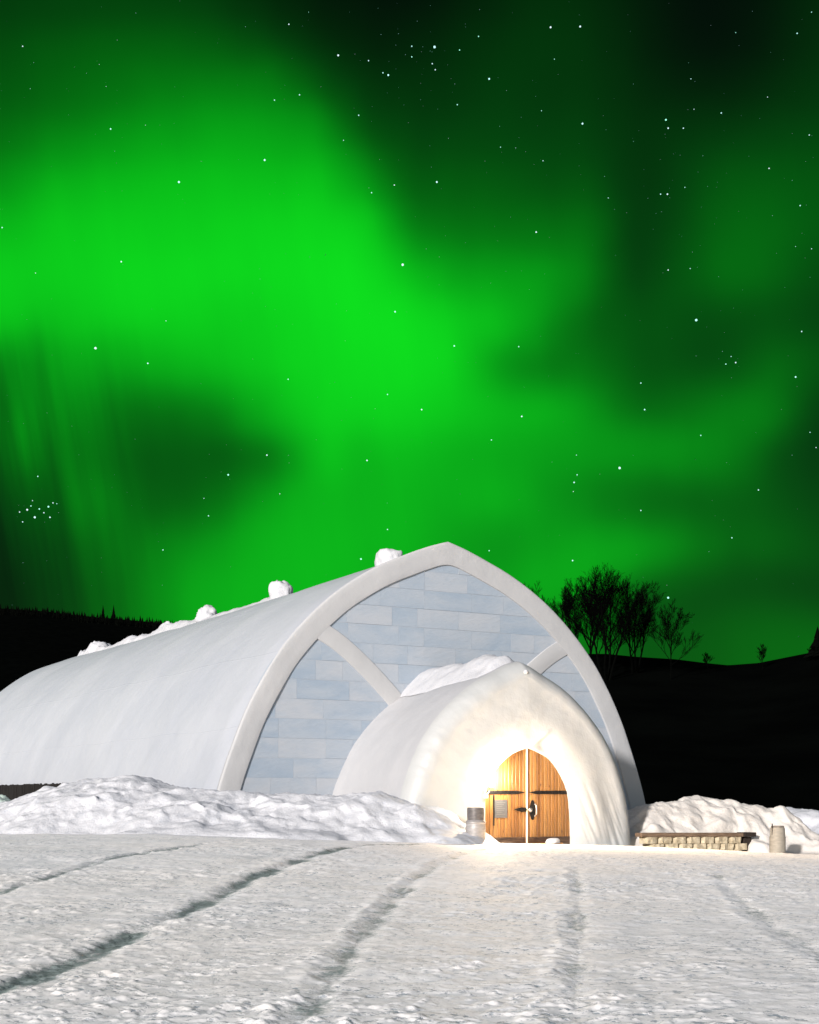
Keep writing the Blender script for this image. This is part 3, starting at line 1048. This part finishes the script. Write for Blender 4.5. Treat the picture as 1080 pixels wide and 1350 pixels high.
VENTS = [(7.4, 0.33, 0.46, 0.44, 0.4), (14.8, 0.35, 0.38, 0.54, 0.04), (21.4, 0.38, 0.40, 0.48, 0.0), (34.6, 0.40, 0.55, 0.42, 0.0)]
for i, (yv, a_, b_, h_, bx) in enumerate(VENTS):
    o = lump('roof_vent', M['drift'], (a_, b_, h_), 3.1 + i * 7, (XC - 0.05, yv, 7.66), bx, 0.42 if i else 0.30, 4, rot=0.35 * i)
    H(o)
def ridge_drift(name, label, x_of, z_of, y0, y1, width, hfun, seed, mat):
    n, mm = int((y1 - y0) / 0.06) + 2, 22
    yy = np.linspace(y0, y1, n)
    tt = np.linspace(-1, 1, mm)
    Yg, Tg = np.meshgrid(yy, tt, indexing='ij')
    hh = hfun(yy)[:, None] * (0.65 + 1.1 * (fbm(Yg * 1.4 + seed, Tg * 1.2, seed, 4) + 0.25))
    prof = (1 - np.abs(Tg) ** 2.2)
    X = x_of + Tg * width + 0.07 * fbm(Yg * 2.2, Tg * 2 + 5, seed, 3)
    zr = np.interp(np.abs(Tg * width), half[:, 0], half[:, 1]) - half[0, 1]
    Z = z_of + zr - 0.10 + np.maximum(hh, 0.0) * prof + 0.08 * prof
    ends = np.minimum(sstep(y0, y0 + 0.5, Yg), 1 - sstep(y1 - 0.5, y1, Yg))
    Z = z_of + zr - 0.25 + (Z - (z_of + zr - 0.25)) * (0.2 + 0.8 * ends)
    o = link(name, grid_mesh(name, np.stack([X, Yg, Z], -1)), mat, smooth=True)
    return tag(o, label, 'snow drift', 'snow lying on the roofs')


ridge_drift('snow_drift', 'lumpy snow strip along the far half of the hall ridge', XC - 0.05, 7.68, 14.2, 37.6, 0.42,
            lambda y: 0.05 + 0.20 * np.clip(np.sin(y * 0.55 + 0.6), 0, 1) + 0.12 * sstep(24, 30, y), 3.0, M['drift'])
ridge_drift('snow_drift', 'short snow strip on the hall ridge beside the peak of the front arch', XC, 7.70, 4.9, 7.6, 0.36,
            lambda y: 0.10 + 0.0 * y, 9.0, M['drift'])

# ------------------------------------------------------------------ entrance porch
PPROF = np.array([(0.0, 4.30), (0.25, 4.22), (0.58, 4.06), (1.24, 3.72), (1.91, 3.19), (2.46, 2.58), (2.83, 1.93), (3.10, 1.2), (3.24, 0.54), (3.31, -0.1), (3.34, -0.5)])
phalf = smooth_profile(PPROF, 60)
PARCH = full_arch(phalf, 0.0)
porch = empty('entrance_porch', (0, 0, 0))
tag(porch, 'plastic wrapped snow tunnel porch with a pine double door', 'porch')
YW = 4.5
n = 60
ys = np.linspace(0.40, YW, n)
P = np.zeros((n, len(PARCH), 3))
s_ = np.linspace(0, 10, len(PARCH))
tng = np.gradient(PARCH, axis=0)
tng /= np.linalg.norm(tng, axis=1)[:, None]
for i, yy in enumerate(ys):
    A = offset_in(PARCH, 0.005 + 0.17 * sstep(0.3, YW, yy))
    wv = 0.05 * fbm(np.full_like(s_, yy * 0.6), s_ * 0.8, 3.0, 3) * min(1, (yy - 0.3) / 0.5)
    P[i, :, 0], P[i, :, 1], P[i, :, 2] = A[:, 0] - tng[:, 1] * wv, yy, A[:, 1] + tng[:, 0] * wv
link('tunnel', grid_mesh('tunnel', P), M['tunnel'], porch, smooth=True)

# door opening outline (left base .. apex .. right base)
OPEN_L = np.array([(-1.135, -0.25), (-1.13, 0.6), (-1.11, 1.2), (-0.98, 1.52), (-0.72, 1.84), (-0.35, 2.10), (0.1, 2.25)])
OPEN_R = np.array([(0.1, 2.25), (0.42, 2.14), (0.74, 1.98), (1.03, 1.66), (1.25, 1.25), (1.34, 0.7), (1.36, -0.25)])


def resamp(Pp, n):
    d = np.r_[0, np.cumsum(np.hypot(*np.diff(Pp, axis=0).T))]
    s = np.linspace(0, d[-1], n)
    return np.stack([np.interp(s, d, Pp[:, k]) for k in (0, 1)], 1)


NS = 110
OL = smooth_profile(OPEN_L, NS)
OR = smooth_profile(OPEN_R, NS)
INNER = np.concatenate([OL[:-1], OR])
OUTER = np.concatenate([resamp(PARCH[:len(phalf)], NS)[:-1], resamp(PARCH[len(phalf) - 1:], NS)])
ns = len(INNER)
rows = []
# return into the recess, then across the sheet, then round over the outer edge
rows.append((0.0, 0.16, 0.04))
rows.append((0.0, 0.06, 0.012))
rows.append((0.0, 0.018, 0.0))
for tq in np.linspace(0.02, 0.90, 46):
    rows.append((tq, None, 0.0))
for ang in np.linspace(0, PI / 2, 10):
    rows.append((('edge', ang), None, 0.0))
P = np.zeros((len(rows), ns, 3))
sv = np.linspace(0, 1, ns)
OUT_IN = OUTER.copy()
tg = np.gradient(OUTER, axis=0)
tg /= np.linalg.norm(tg, axis=1)[:, None]
ER = 0.42
NRM = np.stack([tg[:, 1], -tg[:, 0]], 1)
kk = np.ones(25) / 25
NRM = np.stack([np.convolve(np.pad(NRM[:, q], 12, mode='edge'), kk, 'valid') for q in (0, 1)], 1)
Binner = OUTER + NRM * ER      # where the rounding starts


def folds(X, Z, T):
    f = 0.010 * fbm(X * 1.3, Z * 1.1, 2.0, 4)
    # tension folds from the door jamb to the foot of the sheet
    rgt = sstep(1.1, 1.7, X) * sstep(1.9, 0.9, Z)
    a = X * 0.80 + Z * 0.36
    f = f + rgt * 0.030 * (ridged(a * 2.6, Z * 0.30 - X * 0.2, 4.0, 3) - 0.6)
    top = sstep(1.6, 2.4, Z)
    f = f + top * 0.008 * (ridged(X * 0.9 - Z * 0.5, Z * 0.7 + X * 0.3, 7.0, 3) - 0.5)
    lft = sstep(-1.0, -1.7, X) * sstep(3.2, 2.0, Z)
    f = f + lft * 0.009 * (ridged(X * 1.6 + Z * 1.6, Z * 0.5 - X * 0.4, 11.0, 3) - 0.5)
    # the flap pinched above the door point
    d1 = np.abs((X - 0.1) * 0.62 - (Z - 2.25) * 0.78)
    al = (X - 0.1) * 0.78 + (Z - 2.25) * 0.62
    f = f - 0.035 * np.exp(-(d1 / 0.05) ** 2) * sstep(-0.1, 0.1, al) * sstep(0.75, 0.45, al)
    f = f + 0.11 * np.exp(-(((X - 0.52) / 0.24) ** 2 + ((Z - 2.24) / 0.20) ** 2))
    return f


for i, (tq, yfix, shrink) in enumerate(rows):
    if isinstance(tq, tuple):
        ang = tq[1]
        q = OUTER + NRM * (ER * (1 - math.sin(ang)))
        crimp = 0.012 * ridged(sv * 60.0, ang * 0.5, 5.0, 2) * math.sin(ang * 2) * (0.5 + 0.8 * (sv < 0.4))
        y_ = ER * (1 - math.cos(ang)) + folds(q[:, 0], q[:, 1], 1.0) * math.cos(ang) - 0.05 * math.cos(ang) + crimp
    elif yfix is not None:
        c0 = np.array([0.1, 0.9])
        q = INNER
        y_ = np.full(ns, yfix)
        if yfix < 0.1:
            y_ = y_ + folds(q[:, 0], q[:, 1], 0.0) * 0.5 - 0.03
    else:
        q = INNER + (Binner - INNER) * tq / 0.90 * 0.995
        bulge = -0.05 - 0.10 * math.sin(PI * min(tq / 0.9, 1) * 0.8)
        y_ = bulge * np.ones(ns) + folds(q[:, 0], q[:, 1], tq) * (0.5 + 0.5 * sstep(0, 0.12, tq)) + 0.10 * sstep(0.12, 0.0, tq) * 0.3
        if tq > 0.3:
            k_ = float(sstep(0.3, 0.9, tq))
            y_ = y_ * (1 - k_) + (folds(q[:, 0], q[:, 1], 1.0) - 0.05) * k_
    P[i, :, 0], P[i, :, 1], P[i, :, 2] = q[:, 0], y_, q[:, 1]
fs = link('front_sheet', grid_mesh('front_sheet', P, flip=True), M['sheet'], porch, smooth=True)
bm = bmesh.new()
bm.from_mesh(fs.data)
bmesh.ops.recalc_face_normals(bm, faces=bm.faces)
bm.to_mesh(fs.data)
bm.free()
lump('apex_knob', M['drift'], (0.055, 0.05, 0.055), 2.0, (-0.02, -0.04, 4.02), 0, 0.1, 3, porch, cut=-2)

# door: two leaves of vertical planks
YD = 0.12


def leaf(x0, x1, name):
    mb = MB()
    pw = 0.102
    k0 = math.floor(x0 / pw)
    xs = [x0]
    while (k0 + 1) * pw < x1 - 0.01:
        k0 += 1
        if k0 * pw > x0 + 0.02:
            xs.append(k0 * pw)
    xs.append(x1)
    curve = np.concatenate([OL, OR[1:]])
    up = curve[curve[:, 1] > 1.19]

    def top(x):
        return float(np.interp(x, up[:, 0], up[:, 1])) + 0.05
    for a, b in zip(xs, xs[1:]):
        g_ = 0.005
        a_, b_ = a + g_, b - g_
        mb.prism([(a_, -0.12), (b_, -0.12), (b_, top(b_)), ((a_ + b_) / 2, top((a_ + b_) / 2)), (a_, top(a_))], YD, YD + 0.05)
    es = [e for e in mb.bm.edges if all(abs(v.co.y - YD) < 1e-4 for v in e.verts)]
    bmesh.ops.bevel(mb.bm, geom=es, offset=0.008, segments=1, affect='EDGES')
    # backing boards so the grooves stay dark, not open
    mb.prism([(x0, -0.12), (x1, -0.12), (x1, top(x1) - 0.01), ((x0 + x1) / 2, top((x0 + x1) / 2) - 0.01), (x0, top(x0) - 0.01)], YD + 0.035, YD + 0.07)
    return mb.build(name, M['pine'], porch)


XM = 0.115
dl = leaf(-1.20, XM - 0.014, 'door')
dr = leaf(XM + 0.014, 1.40, 'door')
dl['label'] = 'left door leaf with a grey notice'
dr['label'] = 'right door leaf with a black handle plate'
mb = MB()
mb.box(XM - 0.017, XM + 0.017, YD - 0.02, YD + 0.03, -0.1, 2.27, 0.006)
mb.build('meeting_strip', M['brass_strip'], porch)
mb = MB()
mb.box(-1.125, -1.03, YD - 0.035, YD - 0.002, -0.08, 1.42, 0.006)
mb.build('door_frame', M['pine'], porch)
for o_, a, b, tip in ((dl, -1.10, 0.055, 1), (dr, 0.165, 1.33, -1)):
    zc_ = 1.195
    hw_ = 0.045
    if tip > 0:
        poly = [(a, zc_ - hw_), (b - 0.22, zc_ - hw_ * 0.9), (b, zc_), (b - 0.22, zc_ + hw_ * 0.9), (a, zc_ + hw_)]
    else:
        poly = [(b, zc_ - hw_), (b, zc_ + hw_), (a + 0.22, zc_ + hw_ * 0.9), (a, zc_), (a + 0.22, zc_ - hw_ * 0.9)]
    m_ = MB().prism(poly, YD - 0.014, YD - 0.001)
    for q in range(6):
        xx = a + 0.12 + (b - a - 0.24) * q / 5
        m_.tube([(xx, YD - 0.022, zc_), (xx, YD - 0.012, zc_)], 0.013, 8)
    m_.build('strap', M['iron'], o_)
    m_ = MB().box(min(a, b), max(a, b), YD - 0.02, YD - 0.001, -0.10, 0.145, 0.006)
    m_.box(min(a, b), max(a, b), YD - 0.028, YD - 0.021, 0.145 - 0.035, 0.14, 0.002)
    m_.build('kick_plate', M['kick'], o_)
# handle plate with bowed bar on the right leaf
pts = [(0.27 + 0.075 * math.cos(q) * (1 if abs(math.cos(q)) < .99 else 1), 0.78 + 0.235 * math.sin(q)) for q in np.linspace(0, 2 * PI, 28, endpoint=False)]
mb = MB().prism(pts, YD - 0.022, YD - 0.001)
hp = mb.build('handle_plate', M['iron'], dr)
mb = MB()
mb.tube([(0.33, YD - 0.02, 0.64), (0.335, YD - 0.075, 0.68), (0.335, YD - 0.085, 0.78), (0.335, YD - 0.075, 0.88), (0.33, YD - 0.02, 0.92)], 0.016, 10)
hd = mb.build('handle', M['steel'], dr)
mb = MB()
mb.lathe([(0.0005, 0.0), (0.05, 0.0), (0.055, 0.02), (0.035, 0.045), (0.001, 0.05)], 20)
kn = mb.build('lock_knob', M['steel'], dr, True)
kn.rotation_euler = (PI / 2, 0, 0)
kn.location = (0.195, YD - 0.02, 0.78)
# bolt on the left leaf
mb = MB()
mb.prism([(0.08, 0.745), (-0.06, 0.735), (-0.20, 0.77), (-0.26, 0.79), (-0.20, 0.81), (-0.06, 0.845), (0.08, 0.835)], YD - 0.035, YD - 0.001)
mb.tube([(0.07, YD - 0.05, 0.79), (-0.16, YD - 0.05, 0.79)], 0.022, 10)
mb.build('bolt', M['iron'], dl)
# notice and the slim dark bar beside it
mb = MB().box(-0.79, -0.44, YD - 0.016, YD - 0.004, 0.60, 1.02, 0.004)
nt = mb.build('notice', M['notice'], dl)
mb = MB()
for q in range(7):
    zz = 0.95 - q * 0.045
    mb.box(-0.74, -0.50 - 0.04 * (q % 3), YD - 0.0185, YD - 0.0165, zz, zz + 0.014)
mb.build('notice_print', M['notice_line'], nt)
mb = MB().box(-0.835, -0.80, YD - 0.03, YD - 0.002, 0.42, 1.14, 0.006)
mb.build('pull_bar', M['iron'], dl)
mb = MB().box(-0.63, 1.0, -0.12, YD - 0.03, -0.10, 0.0, 0.015)
mb.build('threshold', M['sill'], porch)

# wall lamp beside the door: the lit lamp of the photograph
lb = MB()
lb.box(-1.20, -1.10, -0.10, 0.10, 1.06, 1.16, 0.012)
lb.tube([(-1.15, -0.10, 1.13), (-1.10, -0.14, 1.22), (-1.06, -0.16, 1.32)], 0.018, 8)
lb.lathe([(0.03, 1.30), (0.055, 1.32), (0.06, 1.36), (0.045, 1.37)], 20, (-1.06, -0.16))
lamp_o = auto_smooth(lb.build('wall_lamp', M['lamp_body'], porch))
bb = MB()
bb.lathe([(0.001, 1.365), (0.045, 1.37), (0.065, 1.42), (0.058, 1.47), (0.03, 1.505), (0.001, 1.515)], 20, (-1.06, -0.16))
bulb = bb.build('bulb', M['bulb'], lamp_o, True)
pl_ = bpy.data.lights.new('door_lamp_light', 'POINT')
pl_.energy = 210
pl_.color = (1.0, 0.86, 0.68)
pl_.shadow_soft_size = 0.08
plo = bpy.data.objects.new('door_lamp_light', pl_)
COL.objects.link(plo)
plo.location = (-0.90, -0.25, 1.53)
plo.parent = porch
# the same fixture throws most of its light outwards over the yard
fl_ = bpy.data.lights.new('door_lamp_throw', 'SPOT')
fl_.energy = 5000
fl_.color = (1.0, 0.72, 0.43)
fl_.spot_size = math.radians(148)
fl_.spot_blend = 1.0
fl_.shadow_soft_size = 0.06
flo = bpy.data.objects.new('door_lamp_throw', fl_)
COL.objects.link(flo)
flo.location = (-1.06, -0.30, 1.48)
flo.rotation_euler = Vector((0.26, -0.95, -0.10)).to_track_quat('-Z', 'Y').to_euler()
flo.parent = porch

# snow on the porch ridge
nY = 70
yy = np.linspace(0.50, 4.25, nY)
tt = np.linspace(-1, 1, 30)
Yg, Tg = np.meshgrid(yy, tt, indexing='ij')
wd = 0.75
Xs = -0.30 + Tg * wd + 0.06 * fbm(Yg * 2, Tg * 2, 4.0, 3)
zr = np.interp(np.abs(Xs), phalf[:, 0], phalf[:, 1])
prof = np.clip(1 - np.abs(Tg) ** 2.5, 0, 1)
hh = (0.15 + 0.10 * sstep(0.6, 1.6, Yg) + 0.16 * fbm(Yg * 1.3, Tg * 1.2, 8.0, 4)) * sstep(0.5, 0.75, Yg)
Zs = zr - 0.16 * sstep(0.3, YW, Yg) * 0.8 - 0.06 - 0.12 * (1 - sstep(0.5, 0.7, Yg)) + prof * (np.maximum(hh, 0.02) + 0.06)
sd = link('snow_drift', grid_mesh('snow_drift', np.stack([Xs, Yg, Zs], -1)), M['drift'], smooth=True)
tag(sd, 'lumpy snow cap lying on top of the entrance porch', 'snow drift', 'snow lying on the roofs')


# ------------------------------------------------------------------ snow banks
def bank(name, label, spine, bounds, res, seed, mat, rough=1.0, group='ploughed snow banks', behind=None):
    """spine: (x, y, top z, half width); heaped along the line, broken lumps on its face"""
    x0, x1, y0, y1 = bounds
    xs = np.arange(x0, x1, res)
    yv = np.arange(y0, y1, res)
    X, Y = np.meshgrid(xs, yv, indexing='ij')
    wx = 0.75 * fbm(X * 0.6, Y * 0.6, seed, 5)
    wy = 0.75 * fbm(X * 0.6 + 40, Y * 0.6, seed, 5)
    Xw, Yw = X + wx, Y + wy
    Zb = slope_z(X, Y)
    Hh = np.zeros_like(X)
    for (ax, ay, ah, aw), (bx, by, bh, bw) in zip(spine, spine[1:]):
        dx, dy = bx - ax, by - ay
        t_ = np.clip(((Xw - ax) * dx + (Yw - ay) * dy) / (dx * dx + dy * dy), 0, 1)
        dd = np.hypot(Xw - ax - t_ * dx, Yw - ay - t_ * dy)
        wl = aw + (bw - aw) * t_
        u = np.clip(1 - dd / wl, 0, 1)
        hl = (ah + (bh - ah) * t_) - Zb
        Hh = np.maximum(Hh, hl * (0.30 * u + 0.70 * u * u * (3 - 2 * u)))
    if behind:
        cut = 1 - (1 - sstep(behind[1], behind[1] + 0.22, Y)) * (1 - sstep(behind[0] - 0.25, behind[0] + 0.25, X + 0.3 * fbm(X * 2, Y * 2, 3.0, 2)))
        Hh = Hh * cut
        Zb = Zb - 0.5 * (1 - cut)
    m = sstep(0.0, 0.35, Hh)
    nz = 0.20 * fbm(X * 0.9, Y * 0.9, seed, 4) + 0.10 * (ridged(X * 1.2, Y * 1.2, seed + 3, 4) - 0.5) + 0.11 * fbm(X * 3.5, Y * 3.5, seed + 5, 4, 0.65) + 0.05 * np.abs(fbm(X * 7.5, Y * 7.5, seed + 8, 2))
    blk = np.maximum(fbm(X * 2.1, Y * 2.1, seed + 9, 2) - 0.12, 0) * 0.5
    Z = Zb + Hh + m * rough * (nz * 0.38 + blk * 0.30) - 0.10 * (1 - sstep(0.0, 0.12, Hh))
    # push the face sideways as well so lumps overhang slightly
    sh = 0.14 * m * rough
    X = X + sh * fbm(X * 2.4, Y * 2.4, Z * 2.4 + 20, 3)
    Y = Y + sh * fbm(X * 2.4 + 9, Y * 2.4, Z * 2.4 + 30, 3)
    # skirt below the ground all round
    Z[0, :] -= 0.5; Z[-1, :] -= 0.5; Z[:, 0] -= 0.5; Z[:, -1] -= 0.5
    o = link(name, grid_mesh(name, np.stack([X, Y, Z], -1)), mat, smooth=True)
    return tag(o, label, 'snow bank', group)


bank('snow_bank', 'long ploughed snow bank curving round the front left corner of the hall',
     [(-8.6, 10.5, 1.0, 2.4), (-8.8, 8.0, 1.30, 3.6), (-8.2, 4.6, 1.56, 4.0), (-6.9, 2.4, 1.20, 3.8), (-5.0, 1.3, 1.12, 3.8), (-3.9, 0.2, 1.22, 3.0), (-3.45, -0.8, 0.95, 1.9), (-3.25, -1.7, 0.42, 1.4)],
     (-14.5, -0.9, -6.0, 15.0), 0.055, 2.0, M['bank'])
bank('snow_bank', 'lumpy icy snow heap in front of the black boards at the far left',
     [(-9.0, 13.6, 1.0, 2.4), (-8.7, 16.5, 1.05, 2.6), (-8.9, 20.0, 0.9, 2.4)], (-12.5, -6.4, 10.5, 24.0), 0.06, 6.0, M['icy'], 1.8)
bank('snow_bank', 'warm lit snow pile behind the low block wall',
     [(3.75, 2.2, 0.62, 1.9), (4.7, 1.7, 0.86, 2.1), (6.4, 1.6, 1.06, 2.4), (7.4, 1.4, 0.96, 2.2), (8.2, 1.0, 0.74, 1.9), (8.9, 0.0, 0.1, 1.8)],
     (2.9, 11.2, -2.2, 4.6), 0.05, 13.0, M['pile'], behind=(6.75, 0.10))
bank('snow_bank', 'shadowed snow ridge at the right edge of the photo',
     [(9.6, 4.2, 0.42, 2.6), (11.0, 2.4, 0.72, 3.0), (13.0, 0.0, 0.70, 3.2), (15.5, -2.5, 0.7, 3.0)], (7.5, 18.5, -6.5, 7.5), 0.08, 19.0, M['bank'])

tag(lump('snow_lump', M['drift'], (0.19, 0.11, 0.09), 4.0, (0.62, -0.22, 0.03), 0, 0.4, 3), 'white snow lump by the orange door sill', 'snow lump')


# ------------------------------------------------------------------ low block wall
rwall = empty('retaining_wall', (3.42, -0.12, -0.1))
rwall.rotation_euler = (0, 0.012, 0.0)
tag(rwall, 'low tan block wall with a weathered timber cap', 'wall')
rb = random.Random(5)
proto = None
for c_ in range(3):
    for k in range(8):
        wb = 0.455
        xx = 0.02 + k * wb + (0.20 if c_ % 2 else 0.0)
        if xx + wb > 3.58:
            continue
        mb = MB()
        hgt = 0.165
        z0 = -0.30 + c_ * (hgt + 0.004)
        # chamfered front: the joint between blocks opens towards the front
        ch = 0.085
        poly = [(xx + 0.004, 0.22), (xx + wb - 0.004, 0.22), (xx + wb - 0.004, 0.07), (xx + wb - ch, 0.0), (xx + ch, 0.0), (xx + 0.004, 0.07)]
        a = [mb.bm.verts.new((px_, py_, z0)) for px_, py_ in poly]
        b = [mb.bm.verts.new((px_, py_, z0 + hgt)) for px_, py_ in poly]
        mb.bm.faces.new(a[::-1]); mb.bm.faces.new(b)
        for q in range(6):
            mb.bm.faces.new((a[q], a[(q + 1) % 6], b[(q + 1) % 6], b[q]))
        bmesh.ops.subdivide_edges(mb.bm, edges=list(mb.bm.edges), cuts=3, use_grid_fill=True)
        sd_ = rb.random() * 30
        for v in mb.bm.verts:
            if v.co.y < 0.16:
                v.co.y += 0.05 * float(fbm(v.co.x * 7 + sd_, v.co.z * 7, sd_, 3)) - 0.02
                v.co.z += 0.015 * float(fbm(v.co.x * 9, v.co.z * 9 + sd_, sd_, 2))
        mb.build('block', M['block'], rwall)
mb = MB()
mb.box(-0.10, 3.20, -0.04, 0.24, 0.206, 0.305, 0.012)
mb.build('timber_cap', M['timber'], rwall)
mb = MB()
mb.box(3.203, 3.62, -0.06, 0.22, 0.206, 0.318, 0.012)
mb.build('cap_end', M['dark_timber'], rwall)
mb = MB()
mb.box(3.30, 3.55, 0.05, 0.30, -0.35, 0.19, 0.01)
mb.build('end_post', M['dark_timber'], rwall)

# ------------------------------------------------------------------ barrels
def barrel(x, y, z, lab, body, collar, prof, prof2, stick=False):
    e = empty('barrel', (x, y, z))
    auto_smooth(MB().lathe(prof, 40).build('body', body, e))
    auto_smooth(MB().lathe(prof2, 40).build('collar', collar, e))
    if stick:
        MB().tube([(-0.17, 0.0, 0.50), (-0.185, -0.01, 0.90)], 0.013, 8).build('handle', M['dark_timber'], e)
    return tag(e, lab, 'barrel', 'barrels beside the entrance')


barrel(-2.60, -1.95, 0.0, 'grey metal barrel with a dark collar beside the snow bank left of the door', M['galv'], M['galv_dark'],
       [(0.001, 0.0), (0.192, 0.0), (0.206, 0.02), (0.213, 0.22), (0.216, 0.40), (0.219, 0.43), (0.213, 0.45), (0.206, 0.52), (0.219, 0.535), (0.219, 0.56), (0.182, 0.60), (0.001, 0.60)],
       [(0.001, 0.585), (0.182, 0.585), (0.184, 0.80), (0.178, 0.86), (0.173, 0.865), (0.163, 0.84), (0.001, 0.84)])
barrel(6.45, -1.55, -0.47, 'tan barrel standing at the end of the low block wall', M['tan'], M['tan_dark'],
       [(0.001, 0.0), (0.185, 0.0), (0.195, 0.02), (0.198, 0.30), (0.196, 0.52), (0.200, 0.535), (0.200, 0.56), (0.188, 0.58), (0.176, 0.78), (0.168, 0.80), (0.001, 0.80)],
       [(0.001, 0.795), (0.160, 0.795), (0.162, 0.83), (0.150, 0.845), (0.001, 0.84)], True)

# ------------------------------------------------------------------ dark board fence under the far left flank
fe = empty('board_fence', (-6.72, 15.0, 0))
tag(fe, 'black vertical board fence along the foot of the hall at far left', 'fence')
mb = MB()
yq = 0.0
rf = random.Random(2)
while yq < 16:
    mb.box(-0.05 + rf.uniform(-.01, .01), -0.01, yq, yq + 0.13, -0.3, 1.50 + rf.uniform(-.02, .02))
    yq += 0.16
mb.build('boards', M['fence'], fe)
mb = MB()
mb.box(0.0, 0.06, 0, 16, 1.25, 1.37)
mb.box(0.0, 0.06, 0, 16, 0.3, 0.42)
mb.build('rails', M['fence'], fe)

# ------------------------------------------------------------------ guy line beside the porch
gl = MB().tube([(3.55, 0.6, -0.2), (3.62, 1.6, 0.75), (3.72, 4.15, 2.35)], 0.012, 6)
tag(gl.build('guy_line', M['cable']), 'thin pale guy line between the porch and the hall front', 'cable')
